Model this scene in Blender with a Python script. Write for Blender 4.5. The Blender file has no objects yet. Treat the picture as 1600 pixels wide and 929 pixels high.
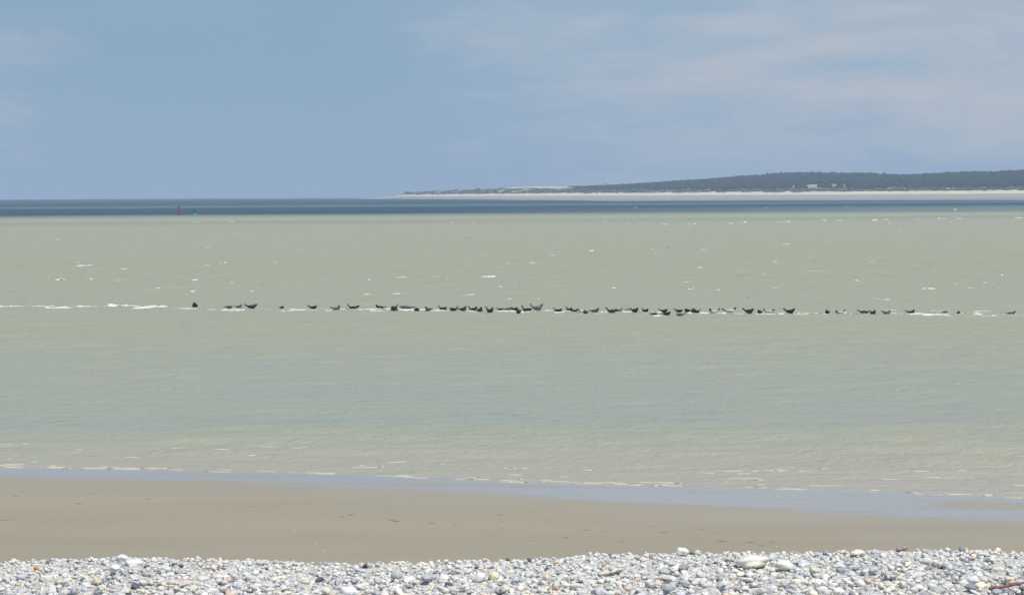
import bpy, bmesh, math, random
import numpy as np
from mathutils import Matrix, Vector, noise as mnoise

random.seed(7)
RNG = np.random.default_rng(7)
SC = bpy.context.scene
COL = SC.collection

# ------------------------------------------------------------------ camera
EYE = 11.0                      # metres above low-tide water
FOC = 5000.0                    # focal length in photo pixels (photo is 1600 px wide)
PITCH = math.atan(161.8 / FOC)
ROLL = math.radians(0.34)
_f = Vector((0, math.cos(PITCH), -math.sin(PITCH)))
_r0 = Vector((1, 0, 0))
_u0 = _r0.cross(_f)
_r = _r0 * math.cos(ROLL) - _u0 * math.sin(ROLL)
_u = _r0 * math.sin(ROLL) + _u0 * math.cos(ROLL)
cam_data = bpy.data.cameras.new('camera')
cam_data.sensor_width = 36.0
cam_data.lens = 36.0 * FOC / 1600.0
cam_data.clip_start = 0.5
cam_data.clip_end = 60000
cam = bpy.data.objects.new('camera', cam_data)
COL.objects.link(cam)
M = Matrix((( _r.x, _u.x, -_f.x, 0), (_r.y, _u.y, -_f.y, 0), (_r.z, _u.z, -_f.z, EYE), (0, 0, 0, 1)))
cam.matrix_world = M
SC.camera = cam

def ray(px, py):
    return (_f + _r * ((px - 800) / FOC) + _u * ((464.5 - py) / FOC))
def ground(px, py, z=0.0):
    """where the sight line through a photo point meets the level z"""
    d = ray(px, py)
    k = (z - EYE) / d.z
    return Vector((d.x * k, d.y * k, z))
def at_depth(px, py, D):
    d = ray(px, py)
    k = D / d.y
    return Vector((d.x * k, D, EYE + d.z * k))

# ------------------------------------------------------------------ world, sun, exposure
SUN_EL, SUN_AZ = 54.0, 150.0     # azimuth from +Y towards +X: behind the camera, to the right
world = bpy.data.worlds.new('World')
SC.world = world
world.use_nodes = True
wt = world.node_tree
bg = wt.nodes['Background']
sky = wt.nodes.new('ShaderNodeTexSky')
sky.sky_type = 'NISHITA'
sky.sun_disc = False
sky.sun_elevation = math.radians(SUN_EL)
sky.sun_rotation = math.radians(SUN_AZ)
sky.air_density = 0.5
sky.dust_density = 0.0
sky.ozone_density = 3.0
SKY_STRENGTH = 0.072
bg.inputs[1].default_value = SKY_STRENGTH
def wn(t, **kw):
    n = wt.nodes.new(t)
    for k, v in kw.items():
        setattr(n, k, v)
    return n
tc = wn('ShaderNodeTexCoord')
# high thin cloud: an even veil over the whole sky, then soft stretched streaks of brighter cloud
def wnoise(scale, stretch, loc, detail, rough=0.55, dist=0.0):
    mp = wn('ShaderNodeMapping'); mp.inputs['Scale'].default_value = stretch; mp.inputs['Location'].default_value = loc
    nz = wn('ShaderNodeTexNoise'); nz.inputs['Scale'].default_value = scale; nz.inputs['Detail'].default_value = detail
    nz.inputs['Roughness'].default_value = rough; nz.inputs['Distortion'].default_value = dist
    wt.links.new(tc.outputs['Generated'], mp.inputs[0]); wt.links.new(mp.outputs[0], nz.inputs[0])
    return nz.outputs[0]
def wmap(v, a, b, c, d):
    r = wn('ShaderNodeMapRange')
    for k, q in (('From Min', a), ('From Max', b), ('To Min', c), ('To Max', d)): r.inputs[k].default_value = q
    wt.links.new(v, r.inputs['Value']); return r.outputs[0]
def wmix(fac, a, b):
    m = wn('ShaderNodeMix', data_type='RGBA')
    for k, q in (('Factor', fac), ('A', a), ('B', b)):
        if isinstance(q, tuple): m.inputs[k].default_value = tuple(c / SKY_STRENGTH for c in q) + (1,)
        elif isinstance(q, float): m.inputs[k].default_value = q
        else: wt.links.new(q, m.inputs[k])
    return m.outputs['Result']
def wmath(op, a, b):
    m = wn('ShaderNodeMath', operation=op)
    for i, q in enumerate((a, b)):
        if isinstance(q, float): m.inputs[i].default_value = q
        else: wt.links.new(q, m.inputs[i])
    return m.outputs[0]
veil = wmix(0.80, sky.outputs[0], (0.238, 0.354, 0.488))
broad = wnoise(1.0, (4.2, 4.2, 9.0), (16.17, 2.89, 15.29), 2)
streak = wnoise(1.0, (8, 8, 46), (11.4, 0.4, 4.7), 7, 0.58, 0.6)
wisp = wnoise(1.0, (30, 30, 120), (1.3, 2.4, 0.7), 6, 0.6, 0.8)
grey = wmix(wmap(broad, 0.38, 0.60, 0.0, 1.0), veil, (0.300, 0.418, 0.550))
dens = wmath('ADD', wmath('MULTIPLY', streak, 0.65), wmath('MULTIPLY', wisp, 0.35))
dens = wmath('ADD', dens, wmath('MULTIPLY', broad, 0.8))
cloud = wmix(wmap(dens, 0.90, 1.16, 0.0, 0.9), grey, (0.480, 0.508, 0.555))
wt.links.new(cloud, bg.inputs[0])

sun_data = bpy.data.lights.new('sun', 'SUN')
sun_data.energy = 4.2
sun_data.angle = math.radians(0.6)
sun_data.color = (1.0, 0.955, 0.89)
sun = bpy.data.objects.new('sun', sun_data)
COL.objects.link(sun)
_e, _a = math.radians(SUN_EL), math.radians(SUN_AZ)
sdir = Vector((math.sin(_a) * math.cos(_e), math.cos(_a) * math.cos(_e), math.sin(_e)))
sun.rotation_euler = sdir.to_track_quat('Z', 'Y').to_euler()
sun.location = (0, -40, 60)
vs = SC.view_settings
vs.view_transform = 'Standard'; vs.look = 'None'; vs.exposure = 0.08; vs.gamma = 1.0; vs.use_curve_mapping = False
SC.render.engine = 'CYCLES'
SC.cycles.use_denoising = True
SC.cycles.max_bounces = 6
SC.cycles.volume_bounces = 0

# ------------------------------------------------------------------ helpers
def mat(name, base=(0.5, 0.5, 0.5), rough=0.8, spec=0.5, ior=1.45):
    m = bpy.data.materials.new(name)
    m.use_nodes = True
    p = m.node_tree.nodes['Principled BSDF']
    p.inputs['Base Color'].default_value = (*base, 1)
    p.inputs['Roughness'].default_value = rough
    p.inputs['Specular IOR Level'].default_value = spec
    p.inputs['IOR'].default_value = ior
    return m, m.node_tree, p
def node(nt, t, ins=None, **kw):
    n = nt.nodes.new(t)
    for k, v in kw.items():
        setattr(n, k, v)
    for k, v in (ins or {}).items():
        n.inputs[k].default_value = v
    return n
def noise_node(nt, vec, scale, stretch=(1, 1, 1), detail=4, rough=0.55, dist=0.0, loc=(0, 0, 0)):
    mp = node(nt, 'ShaderNodeMapping', {'Scale': stretch, 'Location': loc})
    nz = node(nt, 'ShaderNodeTexNoise', {'Scale': scale, 'Detail': detail, 'Roughness': rough, 'Distortion': dist})
    nt.links.new(vec, mp.inputs[0]); nt.links.new(mp.outputs[0], nz.inputs[0])
    return nz.outputs[0]
def remap(nt, v, a, b, c=0.0, d=1.0):
    r = node(nt, 'ShaderNodeMapRange', {'From Min': a, 'From Max': b, 'To Min': c, 'To Max': d})
    nt.links.new(v, r.inputs['Value'])
    return r.outputs[0]
def mixc(nt, fac, a, b):
    m = node(nt, 'ShaderNodeMix', data_type='RGBA')
    for s, v in (('A', a), ('B', b), ('Factor', fac)):
        if isinstance(v, (tuple, float, int)):
            m.inputs[s].default_value = (*v, 1) if isinstance(v, tuple) else v
        else:
            nt.links.new(v, m.inputs[s])
    return m.outputs['Result']
def mth(nt, op, a, b=0.0):
    m = node(nt, 'ShaderNodeMath', operation=op)
    for i, v in enumerate((a, b)):
        if isinstance(v, (int, float)):
            m.inputs[i].default_value = v
        else:
            nt.links.new(v, m.inputs[i])
    return m.outputs[0]
def bump(nt, p, h, strength, dist):
    b = node(nt, 'ShaderNodeBump', {'Strength': strength, 'Distance': dist})
    nt.links.new(h, b.inputs['Height']); nt.links.new(b.outputs[0], p.inputs['Normal'])
    return b
def posn(nt):
    return node(nt, 'ShaderNodeNewGeometry').outputs['Position']

def mesh_from(name, verts, faces, m=None, smooth=True):
    """verts (n,3), faces (k,4) or (k,3) int arrays"""
    verts = np.asarray(verts, dtype=np.float32); faces = np.asarray(faces, dtype=np.int32)
    me = bpy.data.meshes.new(name)
    nv, nf, w = len(verts), len(faces), faces.shape[1]
    me.vertices.add(nv); me.vertices.foreach_set('co', verts.ravel())
    me.loops.add(nf * w); me.loops.foreach_set('vertex_index', faces.ravel())
    me.polygons.add(nf)
    me.polygons.foreach_set('loop_start', np.arange(0, nf * w, w, dtype=np.int32))
    me.polygons.foreach_set('loop_total', np.full(nf, w, dtype=np.int32))
    me.polygons.foreach_set('use_smooth', np.full(nf, smooth, dtype=bool))
    me.update(calc_edges=True)
    me.validate()
    if m: me.materials.append(m)
    return me
def grid_faces(nr, nc):
    i = np.arange(nr - 1)[:, None] * nc + np.arange(nc - 1)[None, :]
    return np.stack([i, i + 1, i + nc + 1, i + nc], -1).reshape(-1, 4)
def point_attr(me, name, vals, typ='FLOAT'):
    a = me.attributes.new(name, typ, 'POINT')
    vals = np.asarray(vals, dtype=np.float32)
    if typ == 'FLOAT':
        a.data.foreach_set('value', vals.ravel())
    else:
        a.data.foreach_set('color', np.concatenate([vals, np.ones((len(vals), 1), np.float32)], 1).ravel())
def obj(name, me, parent=None, kind=None, label=None, cat=None, group=None):
    o = bpy.data.objects.new(name, me)
    COL.objects.link(o)
    if parent is not None: o.parent = parent
    if kind: o['kind'] = kind
    if label: o['label'] = label
    if cat: o['category'] = cat
    if group: o['group'] = group
    return o
def empty(name, loc, label, cat, group=None, rz=0.0):
    o = obj(name, None, label=label, cat=cat, group=group)
    o.location = loc; o.rotation_euler = (0, 0, rz); o.empty_display_size = 0.3
    return o
def bm_mesh(name, bm, m, smooth=False):
    me = bpy.data.meshes.new(name)
    bmesh.ops.recalc_face_normals(bm, faces=bm.faces)
    for f in bm.faces: f.smooth = smooth
    bm.to_mesh(me); bm.free()
    me.materials.append(m)
    return me
def vnoise(x, y, seed=0, octaves=3):
    """smooth value noise on arrays, -1..1"""
    out = np.zeros(np.broadcast(x, y).shape); amp, tot = 1.0, 0.0
    x = np.asarray(x, float); y = np.asarray(y, float)
    for o in range(octaves):
        xi, yi = np.floor(x), np.floor(y); fx, fy = x - xi, y - yi
        fx = fx * fx * (3 - 2 * fx); fy = fy * fy * (3 - 2 * fy)
        def h(a, b):
            s = np.sin(a * 127.1 + b * 311.7 + (seed + o) * 74.7) * 43758.5453
            return s - np.floor(s)
        v = (h(xi, yi) * (1 - fx) + h(xi + 1, yi) * fx) * (1 - fy) + (h(xi, yi + 1) * (1 - fx) + h(xi + 1, yi + 1) * fx) * fy
        out = out + amp * (v * 2 - 1); tot += amp
        amp *= 0.5; x = x * 2.03 + 11.3; y = y * 2.03 + 5.1
    return out / tot
def smooth01(a, b, x):
    t = np.clip((x - a) / (b - a), 0, 1)
    return t * t * (3 - 2 * t)
def ico(sub):
    bm = bmesh.new(); bmesh.ops.create_icosphere(bm, subdivisions=sub, radius=1.0)
    bm.verts.ensure_lookup_table()
    v = np.array([x.co[:] for x in bm.verts]); f = np.array([[l.index for l in fc.verts] for fc in bm.faces]); bm.free()
    return v, f
ICO1, ICO2, ICO3 = ico(1), ico(2), ico(3)

# ------------------------------------------------------------------ shoreline as measured on the photo
_shore_px = [(-200, 726), (0, 729), (220, 733), (520, 741), (800, 751), (1100, 759), (1300, 765), (1600, 777), (1800, 784)]
_wet_px = [(-200, 738), (0, 742), (350, 751), (700, 768), (1000, 787), (1300, 806), (1600, 816), (1800, 822)]
_sp = [ground(x, y, 0.0) for x, y in _shore_px]
SHX = np.array([p.x for p in _sp]); SHY = np.array([p.y for p in _sp])
_wp = [ground(x, y, 0.1) for x, y in _wet_px]
WTX = np.array([p.x for p in _wp]); WTY = np.array([p.y for p in _wp])
def shore_y(x):
    s0 = (SHY[1] - SHY[0]) / (SHX[1] - SHX[0]); s1 = (SHY[-1] - SHY[-2]) / (SHX[-1] - SHX[-2])
    y = np.interp(x, SHX, SHY)
    return y + np.where(x < SHX[0], (x - SHX[0]) * s0, 0) + np.where(x > SHX[-1], (x - SHX[-1]) * s1, 0)

# ------------------------------------------------------------------ sea
m_sea, nt, p = mat('sea_water', rough=0.3, ior=1.33)
P = posn(nt)
sx = node(nt, 'ShaderNodeSeparateXYZ'); nt.links.new(P, sx.inputs[0])
big = noise_node(nt, P, 0.012, (0.35, 1, 1), detail=4)
# silt: turbid near water, dark blue water colour farther out, with banks between
edge_n = noise_node(nt, P, 0.0016, (0.6, 1, 1), detail=6, rough=0.65)
yy = mth(nt, 'ADD', sx.outputs['Y'], mth(nt, 'MULTIPLY', mth(nt, 'SUBTRACT', edge_n, 0.5), 500.0))
yy = mth(nt, 'ADD', yy, mth(nt, 'MULTIPLY', sx.outputs['X'], -0.15))
ramp_z = node(nt, 'ShaderNodeValToRGB')
nt.links.new(remap(nt, yy, 0, 6000), ramp_z.inputs[0])
cr = ramp_z.color_ramp
TURB = (0.306, 0.306, 0.214); TURB2 = (0.300, 0.308, 0.226); FAR_BLUE = (0.010, 0.038, 0.060); MID = (0.060, 0.115, 0.115)
SH2 = (0.20, 0.225, 0.185)
stops = [(0.0, TURB2), (0.06, TURB2), (0.10, TURB), (0.20, TURB), (0.218, (0.23, 0.255, 0.195)), (0.236, TURB), (0.258, TURB), (0.284, SH2), (0.318, FAR_BLUE), (0.47, FAR_BLUE), (0.50, MID), (0.56, MID), (0.62, FAR_BLUE), (1.0, FAR_BLUE)]
cr.elements[0].position, cr.elements[0].color = stops[0][0], (*stops[0][1], 1)
cr.elements[1].position, cr.elements[1].color = stops[-1][0], (*stops[-1][1], 1)
for s, c in stops[1:-1]:
    e = cr.elements.new(s); e.color = (*c, 1)
# streaks of stirred silt
st = noise_node(nt, P, 0.30, (0.8, 1, 1), detail=8, rough=0.8)
silt = mixc(nt, remap(nt, st, 0.42, 0.75, 0.0, 0.42), ramp_z.outputs[0], (0.37, 0.345, 0.235))
far_k = remap(nt, yy, 1450, 1650)
silt = mixc(nt, far_k, silt, ramp_z.outputs[0])
# a shallower shelf of greenish water off to the right, this side of the dark blue band
shelf = mth(nt, 'MULTIPLY', remap(nt, sx.outputs['X'], -60, 260), mth(nt, 'MULTIPLY', remap(nt, yy, 1640, 1760), remap(nt, yy, 2050, 2550, 1.0, 0.0)))
silt = mixc(nt, mth(nt, 'MULTIPLY', shelf, 0.8), silt, (0.155, 0.20, 0.175))
# cooler, less silty water in the lee between bank and beach
lee0 = mth(nt, 'MULTIPLY', remap(nt, sx.outputs['Y'], 138, 156), remap(nt, sx.outputs['Y'], 190, 250, 1.0, 0.0))
silt = mixc(nt, mth(nt, 'MULTIPLY', lee0, 0.5), silt, (0.285, 0.298, 0.255))
near_k = remap(nt, mth(nt, 'ADD', sx.outputs['Y'], mth(nt, 'MULTIPLY', big, 40.0)), 138, 175, 1.0, 0.0)
silt = mixc(nt, mth(nt, 'MULTIPLY', near_k, 0.8), silt, (0.372, 0.340, 0.300))
nt.links.new(silt, p.inputs['Base Color'])
# glassier water in the lee close to the beach, in drifting patches; wind-roughened beyond the bank
pat = noise_node(nt, P, 0.06, (0.4, 1, 1), detail=4)
lee = mth(nt, 'MULTIPLY', remap(nt, sx.outputs['Y'], 140, 152), remap(nt, sx.outputs['Y'], 185, 260, 1.0, 0.0))
nt.links.new(remap(nt, mth(nt, 'MULTIPLY', lee, remap(nt, pat, 0.35, 0.62)), 0, 1, 0.46, 0.20), p.inputs['Roughness'])
p.inputs['Specular IOR Level'].default_value = 0.42
h1 = mth(nt, 'ADD', noise_node(nt, P, 2.2, (0.9, 1, 1), detail=5, rough=0.65), mth(nt, 'MULTIPLY', noise_node(nt, P, 0.45, (0.5, 1, 1), detail=3), 2.0))
bump(nt, p, h1, 1.0, 0.20)

def build_sea():
    rows = [96.0]
    while rows[-1] < 12000:
        d = rows[-1]
        rows.append(d + max(0.18, d * d / (95000.0 if d < 900 else 30000.0)))
    rows[-1] = 12000.0
    D = np.array(rows)
    b = np.concatenate([np.linspace(-0.6, -0.2, 24)[:-1], np.linspace(-0.2, 0.2, 430), np.linspace(0.2, 0.6, 24)[1:]])
    X = D[:, None] * b[None, :]; Y = np.repeat(D[:, None], len(b), 1)
    Z = np.zeros_like(X)
    rng = np.random.default_rng(3)
    for k in range(46):
        lam = 1.3 * (9.0 / 1.3) ** rng.random()
        th = math.radians(rng.normal(78, 17))
        kx, ky = math.cos(th) * 2 * math.pi / lam, math.sin(th) * 2 * math.pi / lam
        a = 0.0072 * lam ** 0.85
        dec = np.clip(lam * 160000 / np.maximum(D, 60) ** 2 / 2.0, 0, 1)[:, None]
        env = 0.55 + 0.9 * np.clip(vnoise(X * 0.02 + k * 7.7, Y * 0.012 + k * 3.1, k, 1), -0.6, 1)
        Z += a * dec * env * np.sin(kx * X + ky * Y + rng.random() * 6.28)
    # calmer in the lee of the bank, livelier beyond it
    amp = 0.55 + 0.75 * smooth01(300, 420, Y) + 0.25 * smooth01(170, 130, Y)
    Z *= amp * smooth01(0.2, 14, Y - shore_y(X)) * 0.92 + 0.08
    # small spilling rollers close to the beach
    s = Y - shore_y(X)
    for off, hgt, lam in ((2.0, 0.05, 0.0), (7.5, 0.07, 1.0), (15.0, 0.06, 2.0)):
        w = vnoise(X * 0.12 + off * 9, X * 0 + off, 11, 2) * 2.2
        e = np.clip(vnoise(X * 0.09 + off * 3, X * 0 + off * 2, 17, 2) + 0.25, 0, 1)
        Z += hgt * e * np.exp(-((s - off - w) / 0.7) ** 2)
    return np.stack([X, Y, Z], -1).reshape(-1, 3), grid_faces(len(D), len(b))
sv, sf = build_sea()
SEA_D = np.unique(sv[:, 1].astype(np.float64)); SEA_NC = len(sv) // len(SEA_D)
SEA_B = (sv[:SEA_NC, 0] / sv[0, 1]); SEA_Z = sv[:, 2].reshape(-1, SEA_NC)
def sea_z(x, y):
    """height of the water surface"""
    r = np.clip(np.interp(y, SEA_D, np.arange(len(SEA_D))), 0, len(SEA_D) - 1.001); c = np.clip(np.interp(x / y, SEA_B, np.arange(SEA_NC)), 0, SEA_NC - 1.001)
    r0, c0 = r.astype(int), c.astype(int); fr, fc = r - r0, c - c0
    return (SEA_Z[r0, c0] * (1 - fc) + SEA_Z[r0, c0 + 1] * fc) * (1 - fr) + (SEA_Z[r0 + 1, c0] * (1 - fc) + SEA_Z[r0 + 1, c0 + 1] * fc) * fr
sea = obj('sea', mesh_from('sea', sv, sf, m_sea), kind='structure')

# ------------------------------------------------------------------ foam: thin torn sheets lying on the wave backs
m_foam, nt, p = mat('sea_foam', (0.80, 0.80, 0.76), 0.9, 0.2)
P = posn(nt)
nt.links.new(mixc(nt, noise_node(nt, P, 3.0, detail=5), (0.46, 0.47, 0.42), (0.72, 0.72, 0.69)), p.inputs['Base Color'])
m_foam2, nt, p = mat('silty_foam', (0.72, 0.68, 0.55), 0.9, 0.2)
P = posn(nt)
nt.links.new(mixc(nt, noise_node(nt, P, 3.0, detail=5), (0.42, 0.38, 0.26), (0.70, 0.66, 0.52)), p.inputs['Base Color'])
class Foam:
    def __init__(self): self.v, self.f, self.n = [], [], 0
    def patch(self, cx, cy, length, depth, height, seed, keep=0.0, rot=0.0, nl=None, nd=7):
        """a torn crest: length along X, depth along Y, domed to height; cells with low noise are left out"""
        nl = nl or int(np.clip(length / 0.14, 12, 420))
        u = np.linspace(-1, 1, nl); w = np.linspace(-1, 1, nd)
        U, W = np.meshgrid(u, w)
        half = np.clip(1 - np.abs(U) ** 3, 0, 1) ** 0.7 * np.clip(0.62 + 0.75 * vnoise(U * length * 0.9 + seed, W * 0 + seed, seed, 3), 0.03, 1.3)
        wob = 0.6 * depth * vnoise(U * length * 0.25 + seed * 3.1, W * 0, seed + 5, 2)
        X = U * length / 2; Y = W * half * depth / 2 + wob
        Z = height * (0.25 + 0.75 * np.clip(1 - W ** 2, 0, 1)) * np.clip(half, 0, 1) * np.clip(0.55 + 0.8 * vnoise(X * 2.6 + seed, Y * 3, seed + 9, 3), 0.05, 1.3)
        c, s = math.cos(rot), math.sin(rot)
        WX, WY = cx + X * c - Y * s, cy + X * s + Y * c
        V = np.stack([WX, WY, sea_z(WX, WY) + Z + 0.012 - 0.03 * W ** 2], -1).reshape(-1, 3)
        F = grid_faces(nd, nl)
        nz = vnoise(X * 2.2 + seed * 1.7, Y * 6.0 + seed, seed + 3, 3).ravel()
        fm = nz[F].mean(1) > keep
        edge = (np.abs(U).ravel()[F].mean(1) < 0.985)
        F = F[fm & edge]
        if len(F) < 8: return
        self.v.append(V); self.f.append(F + self.n); self.n += len(V)
    def build(self, name, m, parent):
        me = mesh_from(name, np.concatenate(self.v), np.concatenate(self.f), m, smooth=False)
        return obj(name, me, parent=parent, kind='stuff')

def px_patch(F, x0, x1, y, hpx, seed, keep=-0.2, deep=1.0):
    a, b_ = ground(x0, y), ground(x1, y)
    cx, cy = (a.x + b_.x) / 2, (a.y + b_.y) / 2
    mpp = cy / FOC
    F.patch(cx, cy, abs(b_.x - a.x), deep, hpx * mpp, seed, keep)

bar = Foam()      # surf breaking on the hidden sandbank the seals lie on
for i, (x0, x1, y, h, k) in enumerate([(-60, 92, 478.6, 2.6, -0.35), (70, 112, 480.6, 2.6, -0.15), (112, 158, 479, 1.5, -0.2), (155, 227, 479.2, 4.6, -0.6), (205, 240, 480.8, 1.6, -0.1), (230, 262, 479.4, 3.2, -0.5), (258, 300, 481.5, 1.2, 0.0),
        (290, 316, 482.3, 1.6, -0.2), (324, 340, 483, 1.2, -0.1), (344, 384, 483.6, 1.8, -0.2), (412, 425, 484, 1.0, -0.1), (447, 480, 484, 1.5, -0.1), (494, 513, 482.3, 2.0, -0.3), (530, 545, 483.7, 1.6, -0.2),
        (560, 590, 484, 0.9, 0.0), (600, 625, 483.6, 1.4, -0.1), (622, 668, 484.2, 2.0, -0.4), (672, 706, 485, 2.8, -0.5), (727, 760, 486.3, 2.4, -0.3), (770, 812, 486.5, 1.6, -0.1), (845, 866, 485, 3.2, -0.5), (878, 892, 486.2, 2.2, -0.3),
        (902, 922, 487, 3.6, -0.4), (934, 950, 487.6, 2.0, -0.1), (970, 988, 487.3, 2.2, -0.3), (1012, 1036, 488.0, 3.4, -0.5), (1020, 1036, 493, 1.8, -0.3), (1072, 1082, 489, 2.4, -0.4), (1092, 1110, 489, 2.0, -0.2), (1120, 1136, 489.5, 3.0, -0.4), (1140, 1162, 489.6, 1.6, -0.1),
        (1176, 1200, 489.9, 2.2, -0.2), (1194, 1212, 490, 2.4, -0.3), (1215, 1226, 489.8, 1.8, -0.2), (1245, 1266, 491, 1.6, -0.1), (1286, 1300, 491, 1.2, -0.1), (1326, 1346, 490.4, 1.0, 0.0),
        (1370, 1408, 484.6, 1.2, -0.1), (1414, 1452, 491, 2.6, -0.3), (1440, 1486, 492.4, 2.6, -0.3), (1450, 1480, 485.5, 1.2, 0.0), (1500, 1562, 492.2, 2.6, -0.35), (1520, 1556, 486, 1.2, 0.0), (1572, 1590, 492.6, 2.4, -0.4), (1584, 1660, 492.5, 2.8, -0.4)]):
    px_patch(bar, x0, x1, y, h * (1.2 if i < 7 else 0.85), 20 + i, k - (0.45 if i < 7 else 0.1), deep=2.0)
rr = random.Random(5)
for i in range(150):
    x = rr.uniform(280, 1640); y = np.interp(x, [280, 800, 1640], [482.3, 486.5, 491.5]) + rr.gauss(0, 0.8)
    w_ = rr.uniform(6, 26)
    px_patch(bar, x, x + w_, y, rr.uniform(0.5, 1.1), 100 + i, 0.0, deep=1.8)
bar.build('surf_foam', m_foam, sea)

caps = Foam()
for i, (x0, x1, y, h) in enumerate([(752, 778, 432, 3.2), (618, 640, 434.4, 1.8), (655, 688, 433.6, 2.2), (382, 404, 456, 3), (345, 356, 455, 1.8), (306, 322, 456, 1.6), (294, 306, 456.4, 1.6), (300, 326, 410.6, 1.6), (318, 328, 416, 1.4), (343, 358, 411, 1.2), (116, 150, 415.4, 2.4), (155, 168, 409.6, 1.6),
        (296, 310, 437.6, 1.8), (85, 102, 437.6, 1.2), (140, 150, 437.4, 1.2), (190, 200, 421, 1.4), (468, 473, 440, 1.6), (574, 580, 436.5, 1.4), (1440, 1464, 451.5, 3.0), (1486, 1498, 442.5, 2.6), (1354, 1378, 408.4, 1.6), (1456, 1470, 423.8, 1.8), (1264, 1292, 424.6, 1.6),
        (1166, 1180, 464.2, 1.8), (1206, 1216, 409, 1.4), (1068, 1080, 439.8, 1.5), (954, 964, 452, 1.8), (1562, 1568, 430.6, 1.6), (790, 806, 411, 1.8), (770, 784, 417, 1.2), (722, 744, 460.5, 1.2), (848, 868, 425, 1.2), (20, 28, 405, 1.6), (1190, 1200, 428.5, 1.6), (1222, 1234, 382, 1.2),
        (1074, 1088, 350.5, 2.6), (1128, 1146, 348.6, 1.8), (1156, 1168, 347.4, 2.2), (1032, 1046, 350.4, 1.4), (1212, 1244, 346.6, 2.2), (1282, 1290, 343.4, 1.6), (1306, 1316, 344.2, 1.8), (1324, 1332, 342.2, 2.4), (1358, 1372, 344.2, 2.2), (1380, 1388, 343.4, 2.2), (1432, 1444, 343, 2.4), (1462, 1480, 341.6, 2.4), (1492, 1506, 341.4, 1.8), (1550, 1558, 341.8, 1.6), (1584, 1600, 340.6, 1.8),
        (340, 346, 346, 1.6), (356, 368, 346.4, 2.0), (416, 420, 350.6, 1.8), (300, 314, 347, 1.2), (1320, 1326, 322.6, 1.4), (1194, 1200, 325, 1.4), (1490, 1496, 328, 2.4), (990, 996, 324.6, 1.4)]):
    px_patch(caps, x0, x1, y, h * 1.0, 300 + i, -0.2, deep=1.5)
for i in range(260):
    y = rr.choice([rr.uniform(345, 470), rr.uniform(385, 470), rr.uniform(330, 352)])
    x = rr.uniform(-60, 1660)
    if y < 345 and x < 900: continue
    sc_ = np.interp(y, [330, 360, 470], [0.7, 0.9, 1.0])
    px_patch(caps, x, x + rr.uniform(3, 13) * sc_, y, rr.uniform(0.5, 1.3) * sc_, 400 + i, rr.uniform(-0.15, 0.2), deep=1.2)
caps.build('whitecap_foam', m_foam, sea)

sh = Foam()       # yellowish foam lines on the little shore break
for i, (x0, x1, dy, h) in enumerate([(-60, 40, -1.5, 1.4), (0, 38, 0.6, 1.6), (70, 225, 0.8, 1.8), (150, 215, -1.4, 1.6), (175, 250, -0.6, 1.2), (225, 300, 4.8, 1.0), (265, 292, -4.0, 1.8), (300, 390, 0.5, 1.8), (330, 470, -2.4, 1.4), (370, 395, 3.4, 1.3), (385, 440, 1.6, 1.2), (450, 515, 0.8, 2.0), (470, 545, -2.5, 1.4), (560, 700, 0.6, 1.2), (620, 640, -3, 1.8), (700, 760, 1.5, 1.3),
        (775, 815, -9.5, 2.6), (790, 880, 0.4, 1.4), (880, 1010, 1.0, 1.5), (905, 950, -20, 1.4), (1010, 1110, 1.2, 1.5), (1120, 1146, -7, 2.0), (1160, 1200, 0.5, 1.4), (1214, 1243, -13, 4.2), (1225, 1302, 1.0, 2.2), (1300, 1380, 1.6, 1.4), (1375, 1440, -1.0, 2.0), (1440, 1530, 1.8, 1.4), (1500, 1660, 2.0, 1.3), (1535, 1580, -3.0, 1.6),
        (25, 60, -8, 1.2), (195, 215, -20, 0.9), (445, 480, -40, 1.2), (480, 500, -22, 1.4), (380, 400, -26, 1.0), (5, 20, -14, 1.3), (100, 130, -30, 0.8), (560, 600, -14, 0.9), (1050, 1080, -22, 0.8), (1260, 1300, -30, 0.7)]):
    xm = (x0 + x1) / 2
    y = np.interp(xm, [q[0] for q in _shore_px], [q[1] for q in _shore_px]) + dy
    a = ground(x0, y); b_ = ground(x1, y)
    slope = math.atan((shore_y(b_.x) - shore_y(a.x)) / (b_.x - a.x)) if abs(dy) < 8 else 0.0
    sh.patch((a.x + b_.x) / 2, a.y, abs(b_.x - a.x), rr.uniform(0.14, 0.32), h * 0.17 * a.y / FOC, 600 + i, rr.uniform(0.0, 0.2), rot=slope)
for i in range(90):
    x = rr.uniform(-60, 1650)
    y = np.interp(x, [q[0] for q in _shore_px], [q[1] for q in _shore_px]) + rr.choice([rr.gauss(0, 1.5), -rr.uniform(0, 40)])
    a = ground(x, y); sh.patch(a.x, a.y, rr.uniform(0.2, 1.6), rr.uniform(0.06, 0.14), 0.006, 700 + i, 0.0, rot=-0.12)
sh.build('shore_foam', m_foam2, sea)

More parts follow.
